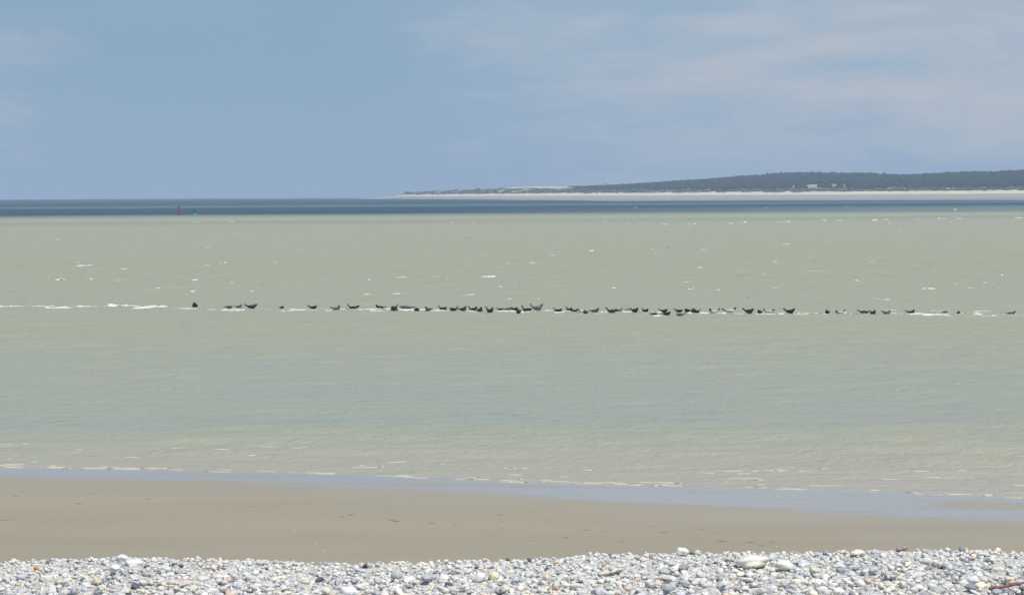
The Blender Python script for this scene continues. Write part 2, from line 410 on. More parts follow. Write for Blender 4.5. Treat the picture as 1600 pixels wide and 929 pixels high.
# ------------------------------------------------------------------ beach sand
m_sand, nt, p = mat('beach_sand', rough=0.8, spec=0.35)
P = posn(nt)
at = node(nt, 'ShaderNodeAttribute', attribute_name='wet')
g1 = noise_node(nt, P, 0.12, (0.4, 1, 1), detail=5)
g2 = noise_node(nt, P, 9.0, (0.3, 1, 1), detail=4, rough=0.7)
c0 = mixc(nt, remap(nt, g1, 0.3, 0.7), (0.268, 0.237, 0.176), (0.318, 0.280, 0.212))
c0 = mixc(nt, remap(nt, g2, 0.3, 0.7, 0.0, 0.22), c0, (0.205, 0.178, 0.130))
c1 = mixc(nt, remap(nt, at.outputs['Fac'], 0.0, 1.0), c0, (0.325, 0.288, 0.255))
nt.links.new(c1, p.inputs['Base Color'])
nt.links.new(remap(nt, at.outputs['Fac'], 0.1, 0.9, 0.75, 0.16), p.inputs['Roughness'])
nt.links.new(remap(nt, at.outputs['Fac'], 0.1, 0.9, 0.25, 0.30), p.inputs['Specular IOR Level'])
hb = noise_node(nt, P, 2.2, (0.3, 1, 1), detail=6, rough=0.6)
b = bump(nt, p, hb, 0.25, 0.03)
nt.links.new(remap(nt, at.outputs['Fac'], 0.1, 0.8, 0.3, 0.02), b.inputs['Strength'])

def build_sand():
    xs = np.concatenate([np.linspace(-90, -30, 30)[:-1], np.linspace(-30, 30, 340), np.linspace(30, 90, 30)[1:]])
    ys = np.concatenate([np.linspace(44, 86, 30)[:-1], np.linspace(86, 142, 300)])
    X, Y = np.meshgrid(xs, ys)
    s = shore_y(X) - Y
    Z = np.where(s > 0, 0.017 * s, 0.03 * s) + 0.006 * vnoise(X * 0.15, Y * 0.5, 2, 3) * smooth01(0, 4, s)
    Z = np.where(s < -6, -0.18 + (s + 6) * 0.06, Z)
    wl = np.interp(X, WTX, WTY)
    t = Y - wl                                           # >0: inside the film of draining water
    t = t + 0.7 * vnoise(X * 0.10, Y * 0.3, 31, 3)
    wet = smooth01(-2.0, 1.2, t + 0.5 * vnoise(X * 0.5, Y * 1.5, 33, 3))
    damp = 0.34 * smooth01(-12, 0, t + 2.5 * vnoise(X * 0.06, Y * 0.12, 35, 3))
    # drained patches inside the film
    frac = np.clip(s / np.maximum(shore_y(X) - wl, 0.5), 0, 1.2)
    hole = smooth01(0.10, 0.40, vnoise(X * 0.11 + 4, Y * 0.50 + X * 0.06, 44, 3)) * smooth01(0.12, 0.4, frac)
    hole = np.maximum(hole, 0.5 * smooth01(0.1, 0.5, vnoise(X * 0.3 + 9, Y * 1.6 + X * 0.18, 47, 3)))
    wet = np.clip(wet * (1 - 0.55 * hole) + damp * (1 - wet), 0, 1)
    return np.stack([X, Y, Z], -1).reshape(-1, 3), grid_faces(len(ys), len(xs)), wet.ravel()
bv, bf, bw = build_sand()
me = mesh_from('beach_sand', bv, bf, m_sand)
point_attr(me, 'wet', bw)
beach = obj('beach_sand', me, kind='structure')
def sand_z(x, y):
    s = float(shore_y(np.array([x]))[0]) - y
    return 0.017 * s if s > 0 else 0.03 * s
def on_sand(px, py):
    z = 0.0
    for _ in range(8):
        g = ground(px, py, z); z = sand_z(g.x, g.y)
    return Vector((g.x, g.y, z))

# ------------------------------------------------------------------ far shore
_cx = np.array([560, 600, 640, 700, 800, 960, 1120, 1280, 1440, 1600, 1760, 1900], float)
_front = np.array([8100, 7900, 7500, 6900, 5600, 4330, 4180, 4044, 3850, 3667, 3500, 3400], float)
_beach = np.array([8500, 8000, 7650, 7200, 6600, 6000, 5750, 5500, 5350, 5200, 5100, 5050], float)
_btop = np.array([(560, 306.2), (620, 304.6), (640, 303.8), (700, 302.8), (800, 301.8), (900, 301.2), (960, 301), (1120, 299.6), (1280, 299), (1440, 297.8), (1600, 296.8), (1900, 295)])
_scrub = np.array([(560, 306), (620, 304.2), (640, 301.2), (660, 299.8), (700, 298.8), (740, 297.5), (790, 296.5), (900, 297.5), (960, 297.6), (1120, 296.4), (1280, 295.6), (1440, 294.6), (1600, 294), (1900, 292)])
_ridge = np.array([(560, 306), (620, 304), (640, 301.8), (700, 299.0), (740, 296.4), (790, 293.4), (830, 291.4), (880, 291.6), (905, 292.5), (960, 290.5), (1020, 288.2), (1100, 284.4), (1170, 280), (1205, 277), (1230, 274.8), (1270, 275), (1330, 275.8), (1360, 276), (1400, 278.8), (1430, 278.2), (1480, 275), (1530, 274.2), (1560, 273), (1600, 271.4), (1700, 270), (1900, 276)])
m_land, nt, p = mat('far_shore', rough=0.9, spec=0.2)
P = posn(nt)
at_c = node(nt, 'ShaderNodeAttribute', attribute_name='coat')
fn = noise_node(nt, P, 0.02, detail=5, rough=0.6)
mx = node(nt, 'ShaderNodeMix', data_type='RGBA', blend_type='MULTIPLY'); mx.inputs['Factor'].default_value = 1.0
nt.links.new(at_c.outputs['Color'], mx.inputs['A']); nt.links.new(mixc(nt, fn, (0.75, 0.75, 0.75), (1.2, 1.2, 1.2)), mx.inputs['B'])
nt.links.new(mx.outputs['Result'], p.inputs['Base Color'])

def eye_row(x): return 307.55 - 9.5 * x / 1600
SCARS = [(1272, 290.8, 15, 2.9), (1284, 289.6, 12, 2.0), (1258, 287.2, 6, 1.6), (1308, 289.5, 16, 2.0), (1405, 288.6, 13, 2.2), (1394, 287.6, 5, 1.6), (1189, 293, 4, 1.6), (1242, 290, 2, 2.4), (1374, 294.4, 4, 1.0), (1388, 295, 5, 1.0), (1483, 294, 4, 1.4), (1491, 294, 3, 1.0), (1078, 295, 3, 1.2), (1110, 296, 4, 1.0), (1325, 290, 6, 1.6)]
def build_far():
    xs = np.linspace(560, 1900, 420)
    def prof(v):
        """v 0..1 flats, 1..2 dry beach, 2..3 foredune, 3..4 hillside, 4..5 lee"""
        pass
    cols = []
    fr = np.interp(xs, _cx, _front); bc = np.interp(xs, _cx, _beach)
    bt = np.interp(xs, _btop[:, 0], _btop[:, 1]); sc_ = np.interp(xs, _scrub[:, 0], _scrub[:, 1]); rg = np.interp(xs, _ridge[:, 0], _ridge[:, 1])
    er = eye_row(xs)
    Dt, Ds, Dr = bc + 110, bc + 230, bc + 1150 - 500 * smooth01(900, 640, xs)
    zt = EYE + (er - bt) / FOC * Dt; zs = EYE + (er - sc_) / FOC * Ds; zr = EYE + (er - rg) / FOC * Dr
    zt = zt + 1.5 * vnoise(xs * 0.13, xs * 0, 3, 4); zs = zs + 1.8 * vnoise(xs * 0.07, xs * 0, 4, 4)
    rows = []
    for t in np.linspace(0, 1, 14):       # tidal flats: almost level, with bars
        D = fr + (bc - fr) * t; z = -0.25 + 7.25 * t ** 1.25 + 0.2 * vnoise(xs * 0.02, xs * 0 + t * 9, 8, 2) * (t > 0)
        rows.append((D, z, np.full_like(xs, 0.0 + 0.9 * t)))
    for t in (0.25, 0.5, 0.75, 1.0):
        rows.append((bc + (Dt - bc) * t, 7.0 + (zt - 7.0) * t, np.full_like(xs, 1.0 + t)))
    for t in np.linspace(0.15, 1, 8):
        nz = 0.8 * vnoise(xs * 0.16, xs * 0 + t * 6, 12, 3)
        rows.append((Dt + (Ds - Dt) * t, zt + (zs - zt) * t + nz, np.full_like(xs, 2.0 + t)))
    for t in np.linspace(0.04, 1, 34):
        sm = t * t * (3 - 2 * t) * 0.5 + 0.5 * t
        nz = 2.2 * vnoise(xs * 0.045, xs * 0 + t * 7, 15, 3) * math.sin(math.pi * t)
        rows.append((Ds + (Dr - Ds) * t, zs + (zr - zs) * sm + nz, np.full_like(xs, 3.0 + t)))
    for t in (0.2, 0.5, 1.0):
        rows.append((Dr + 800 * t, zr * (1 - t) - 1.0 * t, np.full_like(xs, 4.0 + t)))
    D = np.array([r[0] for r in rows]); Z = np.array([r[1] for r in rows]) * (0.12 + 0.88 * smooth01(572, 640, xs))[None] - 0.3 * smooth01(590, 562, xs)[None]; S = np.array([r[2] for r in rows])
    PX = np.repeat(xs[None], len(rows), 0)
    X = (PX - 800) / FOC * D
    PY = eye_row(PX) - (Z - EYE) * FOC / D
    # ground cover colours
    n = vnoise(X * 0.012, D * 0.02, 5, 4); n2 = vnoise(X * 0.03, D * 0.03, 9, 3)
    C = np.zeros(X.shape + (3,))
    wetc, midc, dryc = np.array((0.22, 0.24, 0.235)), np.array((0.335, 0.315, 0.265)), np.array((0.60, 0.55, 0.445))
    grass, dunec = np.array((0.105, 0.105, 0.060)), np.array((0.27, 0.25, 0.185))
    f = np.clip(S, 0, 1)[..., None]
    C = wetc * (1 - smooth01(0.05, 0.5, f)) + midc * smooth01(0.05, 0.5, f)
    C = np.where((S > 0.895)[..., None], dryc, C)
    veg = np.clip(smooth01(1.75, 2.1, S + 0.5 * n2), 0, 1)[..., None]
    gcol = grass[None, None] * (1 - 0.5 * (n[..., None] + 0.2).clip(0, 1)) + dunec * 0.5 * (n[..., None] + 0.2).clip(0, 1)
    C = C * (1 - veg) + gcol * veg
    dune_zone = (smooth01(930, 860, PX) * (S > 2))[..., None]
    C = C * (1 - dune_zone) + (dunec * 0.85) * dune_zone * (0.85 + 0.4 * n[..., None])
    # open sand on the dunes left of the wood
    op = smooth01(0.18, 0.42, n2 + 0.25 * n) * smooth01(925, 880, PX) * smooth01(650, 700, PX) * (S > 2.3)
    crest = smooth01(3.45, 3.75, S + 0.3 * n) * smooth01(780, 800, PX) * smooth01(898, 885, PX)
    op = np.maximum(op * 0.8, crest)[..., None]
    C = C * (1 - op) + np.array((0.58, 0.53, 0.45)) * op
    scar = np.zeros(X.shape)
    for (a, b_, w, h) in SCARS:
        q = ((PX - a) / w) ** 2 + ((PY - b_) / h) ** 2 + 0.5 * n2
        scar = np.maximum(scar, smooth01(1.3, 0.5, q) * (S > 2.2))
    C = C * (1 - scar[..., None]) + np.array((0.36, 0.325, 0.285)) * (0.85 + 0.5 * n2[..., None]) * scar[..., None]
    V = np.stack([X, D, Z], -1).reshape(-1, 3)
    me = mesh_from('far_shore', V, grid_faces(len(rows), len(xs)), m_land)
    point_attr(me, 'coat', C.reshape(-1, 3), 'FLOAT_COLOR')
    return obj('far_shore', me, kind='structure'), (PX, PY, D, Z, S, X, scar, n2, op[..., 0])
far, FAR = build_far()

# low bare sandbank running out to sea from the point
m_bank, nt, p = mat('far_sandbank', (0.30, 0.28, 0.25), 0.9, 0.2)
xs = np.linspace(190, 690, 160)
prof = np.array([-0.4, 0.55, 1.0, 0.6, -0.4]); dep = np.array([9300, 9420, 9500, 9620, 9800])
hh = np.interp(xs, [190, 300, 420, 560, 690], [0.02, 0.3, 0.7, 1.6, 5.5]) + 0.35 * vnoise(xs * 0.03, xs * 0, 6, 3)
V = np.array([[( x - 800) / FOC * d, d, pz * h_ if pz > 0 else pz] for d, pz in zip(dep, prof) for x, h_ in zip(xs, hh)])
fb = obj('far_sandbank', mesh_from('far_sandbank', V, grid_faces(5, len(xs)), m_bank), kind='structure')

# pine wood on the hillside: one dark mass of crowns; low scrub at the dune foot
m_wood, nt, p = mat('pine_foliage', rough=0.9, spec=0.2)
P = posn(nt)
nt.links.new(mixc(nt, remap(nt, noise_node(nt, P, 0.03, detail=4), 0.3, 0.7), (0.016, 0.023, 0.020), (0.032, 0.040, 0.031)), p.inputs['Base Color'])
m_scrub, nt, p = mat('scrub_foliage', rough=0.9, spec=0.2)
P = posn(nt)
nt.links.new(mixc(nt, remap(nt, noise_node(nt, P, 0.05, detail=4), 0.3, 0.7), (0.040, 0.050, 0.028), (0.120, 0.115, 0.065)), p.inputs['Base Color'])
def blobs(pos, rad, hgt, base, seed):
    rng = np.random.default_rng(seed)
    bv_, bf_ = base
    n, k = len(pos), len(bv_)
    r = 1 + 0.24 * rng.standard_normal((n, k)).clip(-1.6, 1.6)
    V = bv_[None] * r[..., None]
    V = V * np.stack([rad, rad, hgt], -1)[:, None, :] + pos[:, None, :]
    F = bf_[None] + (np.arange(n) * k)[:, None, None]
    return V.reshape(-1, 3), F.reshape(-1, 3)
PX, PY, DD, ZZ, SS, XX, SCAR, N2, OPEN = FAR
def far_sample(pxs, s_vals):
    """positions on the far shore for photo column and profile parameter"""
    col = np.clip((pxs - 560) / (1900 - 560) * (PX.shape[1] - 1), 0, PX.shape[1] - 1.001)
    c0 = col.astype(int); sv_ = SS[:, 0]
    row = np.interp(s_vals, sv_, np.arange(len(sv_))); r0 = np.clip(row.astype(int), 0, len(sv_) - 2)
    fr_, fc_ = row - r0, col - c0
    def b(A): return (A[r0, c0] * (1 - fc_) + A[r0, c0 + 1] * fc_) * (1 - fr_) + (A[r0 + 1, c0] * (1 - fc_) + A[r0 + 1, c0 + 1] * fc_) * fr_
    return b(XX), b(DD), b(ZZ), b(SCAR), b(OPEN), b(N2)
def build_wood():
    rng = np.random.default_rng(21)
    n = 15000
    pxs = rng.uniform(880, 1880, n); s = 2.75 + 1.3 * rng.random(n) ** 0.8
    x, d, z, sc_, op, n2 = far_sample(pxs, s)
    dens = smooth01(880, 930, pxs) * (sc_ < 0.25) * (0.15 + 0.85 * smooth01(2.95, 3.3, s + 0.35 * n2))
    k = rng.random(n) < dens
    # open sand scars stay clear of crowns standing just in front of them
    ty = eye_row(pxs) - (z + 7 - EYE) * FOC / d
    for (a, b_, w, hgt) in SCARS:
        if w < 4: continue
        k &= ~(((pxs - a) / w) ** 2 + ((ty - b_ + 0.6) / (hgt + 0.6)) ** 2 + 0.55 * rng.standard_normal(n) * 0.5 < 0.85) | (rng.random(n) < 0.22)
    # extra crowns on the skyline
    m = 1500
    px2 = rng.uniform(890, 1880, m); s2 = rng.uniform(3.9, 4.03, m)
    x2, d2, z2, *_ = far_sample(px2, s2)
    x, d, z = np.concatenate([x[k], x2]), np.concatenate([d[k], d2]), np.concatenate([z[k], z2])
    pp = np.concatenate([pxs[k], px2]); ssv = np.concatenate([s[k], s2])
    size = (0.35 + 0.65 * smooth01(900, 1180, pp)) * (0.4 + 0.6 * smooth01(2.9, 3.3, ssv))
    h = size * rng.normal(3.9, 0.7, len(x)).clip(2, 6); r = size * rng.normal(4.4, 1.2, len(x)).clip(2, 9)
    pos = np.stack([x + rng.normal(0, 3, len(x)), d, z + h * 0.75], -1)
    V, F = blobs(pos, r, h, ICO1, 3)
    me = mesh_from('pine_wood', V, F, m_wood, smooth=True)
    o = obj('pine_wood', me, kind='stuff', label='dark pine wood covering the low hill across the bay', cat='wood')
    n = 4200
    pxs = rng.uniform(636, 1880, n); s = rng.choice([1.97, 2.1, 2.3, 2.6, 2.9, 3.2], n) + rng.normal(0, 0.12, n)
    x, d, z, sc_, op, n2 = far_sample(pxs, np.clip(s, 1.9, 3.9))
    k = (n2 < 0.25) & (op < 0.3) & (sc_ < 0.3) & ((s < 3.0) | (pxs < 930)) & (s > 1.88)
    x, d, z = x[k], d[k], z[k]
    r = rng.lognormal(0.9, 0.5, len(x)).clip(1, 7); h = r * rng.uniform(0.3, 0.6, len(x))
    V, F = blobs(np.stack([x, d, z + 0.1 * h], -1), r, h, ICO1, 4)
    obj('dune_scrub', mesh_from('dune_scrub', V, F, m_scrub, smooth=False), kind='stuff', label='low grey green scrub along the far dunes', cat='scrub')
build_wood()

# pale house on the crest of the far dunes
m_wall, _, _ = mat('house_wall', (0.72, 0.68, 0.62), 0.85)
m_roof, _, _ = mat('house_roof', (0.28, 0.12, 0.085), 0.85)
m_win, _, _ = mat('house_window', (0.05, 0.06, 0.07), 0.2)
def box_bm(bm, x0, x1, y0, y1, z0, z1):
    vs_ = [bm.verts.new(c) for c in ((x0, y0, z0), (x1, y0, z0), (x1, y1, z0), (x0, y1, z0), (x0, y0, z1), (x1, y0, z1), (x1, y1, z1), (x0, y1, z1))]
    for q in ((0, 3, 2, 1), (4, 5, 6, 7), (0, 1, 5, 4), (1, 2, 6, 5), (2, 3, 7, 6), (3, 0, 4, 7)):
        bm.faces.new([vs_[i] for i in q])
hx, hd, hz, *_ = far_sample(np.array([946.5]), np.array([3.86]))
house = empty('house', (float(hx[0]), float(hd[0]) - 8, float(hz[0]) - 0.3), 'small pale house with reddish roof on the crest of the far dunes', 'house')
bm = bmesh.new(); box_bm(bm, -4.5, 4.5, -3.5, 3.5, 0, 4.6)
obj('wall', bm_mesh('wall', bm, m_wall), house)
bm = bmesh.new()
a = [bm.verts.new(c) for c in ((-5, -4, 4.5), (5, -4, 4.5), (5, 4, 4.5), (-5, 4, 4.5), (-5, 0, 7.4), (5, 0, 7.4))]
for q in ((0, 1, 5, 4), (2, 3, 4, 5), (0, 4, 3), (1, 2, 5), (0, 3, 2, 1)): bm.faces.new([a[i] for i in q])
roof = obj('roof', bm_mesh('roof', bm, m_roof), house)
bm = bmesh.new(); box_bm(bm, 2.6, 3.5, -0.5, 0.5, 6.2, 8.2); obj('chimney', bm_mesh('chimney', bm, m_wall), roof)
for wx in (-3.0, 0.0, 2.4):
    bm = bmesh.new(); box_bm(bm, wx - 0.5, wx + 0.5, -3.56, -3.4, 1.6, 3.2); obj('window', bm_mesh('window', bm, m_win), house)

# ------------------------------------------------------------------ channel buoys
def lathe(bm, prof, seg=20, closed=True):
    rings = []
    for r, z in prof:
        rings.append([bm.verts.new((r * math.cos(2 * math.pi * k / seg), r * math.sin(2 * math.pi * k / seg), z)) for k in range(seg)])
    for a_, b_ in zip(rings, rings[1:]):
        for k in range(seg): bm.faces.new((a_[k], a_[(k + 1) % seg], b_[(k + 1) % seg], b_[k]))
    bm.faces.new(rings[0][::-1]); bm.faces.new(rings[-1])
def strut(bm, a_, b_, r0, r1, seg=8):
    a_, b_ = Vector(a_), Vector(b_); q = (b_ - a_).to_track_quat('Z', 'Y')
    R = []
    for c, r in ((a_, r0), (b_, r1)):
        R.append([bm.verts.new(c + q @ Vector((r * math.cos(2 * math.pi * k / seg), r * math.sin(2 * math.pi * k / seg), 0))) for k in range(seg)])
    for k in range(seg): bm.faces.new((R[0][k], R[0][(k + 1) % seg], R[1][(k + 1) % seg], R[1][k]))
    bm.faces.new(R[0][::-1]); bm.faces.new(R[1])
def buoy(px, py, red):
    g = ground(px, py)
    colr = (0.30, 0.008, 0.035) if red else (0.02, 0.40, 0.19)
    dark = (0.30, 0.010, 0.07) if red else (0.0, 0.085, 0.055)
    m1, nt_, p_ = mat('buoy_paint_red' if red else 'buoy_paint_green', colr, 0.4)
    nt_.links.new(mixc(nt_, remap(nt_, noise_node(nt_, posn(nt_), 1.5, detail=4), 0.45, 0.75, 0, 0.5), colr, tuple(c * 0.6 + 0.01 for c in colr)), p_.inputs['Base Color'])
    m2, _, _ = mat('buoy_dark_red' if red else 'buoy_dark_green', dark, 0.5)
    lab = 'red channel buoy with can topmark, out on the dark blue water' if red else 'green channel buoy with cone topmark, right of the red buoy'
    t = empty('channel_buoy', (g.x, g.y, 0), lab, 'buoy', 'channel buoys')
    s = 0.95 if red else 0.9
    bm = bmesh.new(); lathe(bm, [(0.9 * s, -0.6), (1.3 * s, -0.2), (1.35 * s, 0.75 * s), (1.2 * s, 0.95 * s), (0.9 * s, 1.05 * s)]); obj('float', bm_mesh('float', bm, m1), t)
    top = 3.4 * s
    for k in range(4):
        an = math.pi / 4 + k * math.pi / 2
        bm = bmesh.new(); strut(bm, (0.95 * s * math.cos(an), 0.95 * s * math.sin(an), 1.0 * s), (0.5 * s * math.cos(an), 0.5 * s * math.sin(an), top), 0.09, 0.08)
        obj('leg', bm_mesh('leg', bm, m1), t)
    bm = bmesh.new(); lathe(bm, [(0.9 * s, 1.3 * s), (0.75 * s, 2.9 * s)]); obj('radar_panel', bm_mesh('radar_panel', bm, m2 if not red else m1), t)
    bm = bmesh.new(); lathe(bm, [(0.75 * s, top), (0.75 * s, top + 0.12)]); obj('platform', bm_mesh('platform', bm, m2), t)
    bm = bmesh.new(); lathe(bm, [(0.14, top + 0.1), (0.2, top + 0.25), (0.2, top + 0.5), (0.1, top + 0.6)]); obj('lantern', bm_mesh('lantern', bm, m2), t)
    bm = bmesh.new()
    if red: lathe(bm, [(0.62, top + 0.55), (0.62, top + 1.75)])
    else: lathe(bm, [(0.62, top + 0.45), (0.05, top + 1.35)])
    obj('topmark', bm_mesh('topmark', bm, m2), t)
buoy(280, 336.2, True)
buoy(304.5, 336.4, False)

# ------------------------------------------------------------------ seals
m_seal, nt, p = mat('seal_fur', rough=0.5, spec=0.28)
ta = node(nt, 'ShaderNodeAttribute', attribute_name='coat')
to = node(nt, 'ShaderNodeTexCoord')
sp = noise_node(nt, to.outputs['Object'], 9.0, detail=4, rough=0.6)
mx = node(nt, 'ShaderNodeMix', data_type='RGBA', blend_type='MULTIPLY'); mx.inputs['Factor'].default_value = 1.0
nt.links.new(ta.outputs['Color'], mx.inputs['A']); nt.links.new(mixc(nt, remap(nt, sp, 0.42, 0.6), (0.45, 0.45, 0.45), (1.25, 1.25, 1.25)), mx.inputs['B'])
nt.links.new(mx.outputs['Result'], p.inputs['Base Color'])
bump(nt, p, sp, 0.1, 0.01)
COATS = {'dark': (0.014, 0.014, 0.018), 'grey': (0.095, 0.096, 0.10), 'brown': (0.105, 0.088, 0.060), 'pale': (0.50, 0.47, 0.42), 'mottled': (0.115, 0.115, 0.11), 'slate': (0.036, 0.038, 0.048)}

def seal_mesh(tail_up, head_up, coat, ends=None, seed=0, fore=0.0):
    """one continuous body: head +X, length about 1.5 m, belly on z=0"""
    rng = random.Random(seed)
    NR, SEG = 19, 10
    ts = np.linspace(0, 1, NR)
    rad = np.interp(ts, [0, .06, .14, .28, .45, .58, .68, .77, .83, .88, .93, .97, 1], [.075, .085, .115, .18, .235, .245, .22, .175, .15, .148, .13, .09, .05])
    th = np.zeros(NR)
    at_, ah = math.radians(62 * tail_up), math.radians(68 * head_up)
    for i, t in enumerate(ts):
        if t < 0.34: th[i] = -at_ * (1 - t / 0.34) ** 0.8
        if t > 0.58: th[i] = ah * min(1, (t - 0.58) / 0.16)
        if t > 0.84: th[i] = ah * (1 - 0.85 * min(1, (t - 0.84) / 0.08))
    step = 1.42 / (NR - 1)
    px_, pz_ = [0.0], [0.0]
    for i in range(1, NR):
        a_ = 0.5 * (th[i] + th[i - 1]); px_.append(px_[-1] + step * math.cos(a_)); pz_.append(pz_[-1] + step * math.sin(a_))
    px_ = np.array(px_); pz_ = np.array(pz_)
    pz_ = pz_ + (-(pz_ - rad * 0.88).min())
    side = np.array([rng.uniform(-1, 1) * 0.10 * max(0, t - 0.7) + rng.uniform(-.02, .02) * 0 for t in ts])
    bm = bmesh.new()
    tl = bm.verts.layers.float.new('t')
    rings = []
    for i in range(NR):
        ring = []
        c, s = math.cos(th[i]), math.sin(th[i])
        for k in range(SEG):
            an = 2 * math.pi * (k + 0.5) / SEG
            wy = rad[i] * (1.12 if 0.2 < ts[i] < 0.75 else 1.0) * math.cos(an); wz = rad[i] * 0.9 * math.sin(an)
            if math.sin(an) < 0: wz *= 0.92
            v = bm.verts.new((px_[i] - s * wz, side[i] + wy, pz_[i] + c * wz)); v[tl] = ts[i]; ring.append(v)
        rings.append(ring)
    for a_, b_ in zip(rings, rings[1:]):
        for k in range(SEG): bm.faces.new((a_[k], b_[k], b_[(k + 1) % SEG], a_[(k + 1) % SEG]))
    bm.faces.new(rings[-1])
    # two hind flippers: the tail end split into left and right half
    r0 = rings[0]
    half = SEG // 2
    left = [k for k in range(SEG) if math.cos(2 * math.pi * (k + .5) / SEG) > 0]
    fl = bm.faces.new([r0[k] for k in (8, 9, 0, 1, 2)]); fr_ = bm.faces.new([r0[k] for k in (3, 4, 5, 6, 7)])
    cap = bm.faces.new([r0[8], r0[2], r0[3], r0[7]])
    d = Vector((-math.cos(th[0]), 0, -math.sin(th[0]))); up = Vector((-math.sin(th[0]), 0, math.cos(th[0])))
    for f, sgn in ((fl, 1), (fr_, -1)):
        for stp, wid, spread in ((0.08, 1.05, 0.03), (0.09, 1.35, 0.045), (0.06, 1.15, 0.02)):
            r = bmesh.ops.extrude_discrete_faces(bm, faces=[f]); f = r['faces'][0]
            cen = f.calc_center_median()
            for v in f.verts:
                rel = v.co - cen
                v.co = cen + d * stp + Vector((0, sgn * spread, 0)) + up * (rel.dot(up) * wid) + Vector((0, rel.y * 0.62, 0)) + d * (rel.dot(d) * 0.5)
                v[tl] = 0.0
    # fore flippers from the flank
    bm.faces.ensure_lookup_table()
    for sgn in (1, -1):
        best, bs = None, 9
        for f in bm.faces:
            c = f.calc_center_median(); tt = sum(v[tl] for v in f.verts) / len(f.verts)
            if len(f.verts) == 4 and abs(tt - 0.63) < 0.04 and c.y * sgn > 0:
                sc_ = abs(c.z - 0.09) + abs(tt - 0.63)
                if sc_ < bs: best, bs = f, sc_
        f = best
        for stp, sc_ in ((0.07, 0.9), (0.09, 0.95), (0.07, 0.6)):
            r = bmesh.ops.extrude_discrete_faces(bm, faces=[f]); f = r['faces'][0]
            cen = f.calc_center_median(); mv = Vector((-0.45, 0.75 * sgn, -0.30 + fore)).normalized() * stp
            for v in f.verts:
                rel = v.co - cen
                v.co = cen + mv + Vector((rel.x * sc_, rel.y * 0.6, rel.z * 0.55)); v.co.z = max(v.co.z, 0.012); v[tl] = 0.6
    me = bm_mesh('seal', bm, m_seal, smooth=True)
    tv = np.empty(len(me.vertices), np.float32); me.attributes['t'].data.foreach_get('value', tv)
    base = np.array(COATS[coat]); C = np.repeat(base[None], len(tv), 0)
    co = np.empty(len(me.vertices) * 3, np.float32); me.vertices.foreach_get('co', co); co = co.reshape(-1, 3)
    if ends:
        k = np.maximum(smooth01(0.74, 0.84, tv), smooth01(0.16, 0.05, tv))[:, None]
        C = C * (1 - k) + np.array(COATS[ends]) * k
    C *= (1 + 0.25 * smooth01(0.2, 0.04, co[:, 2]))[:, None]
    me.attributes.remove(me.attributes['t'])
    point_attr(me, 'coat', C, 'FLOAT_COLOR')
    return me, co

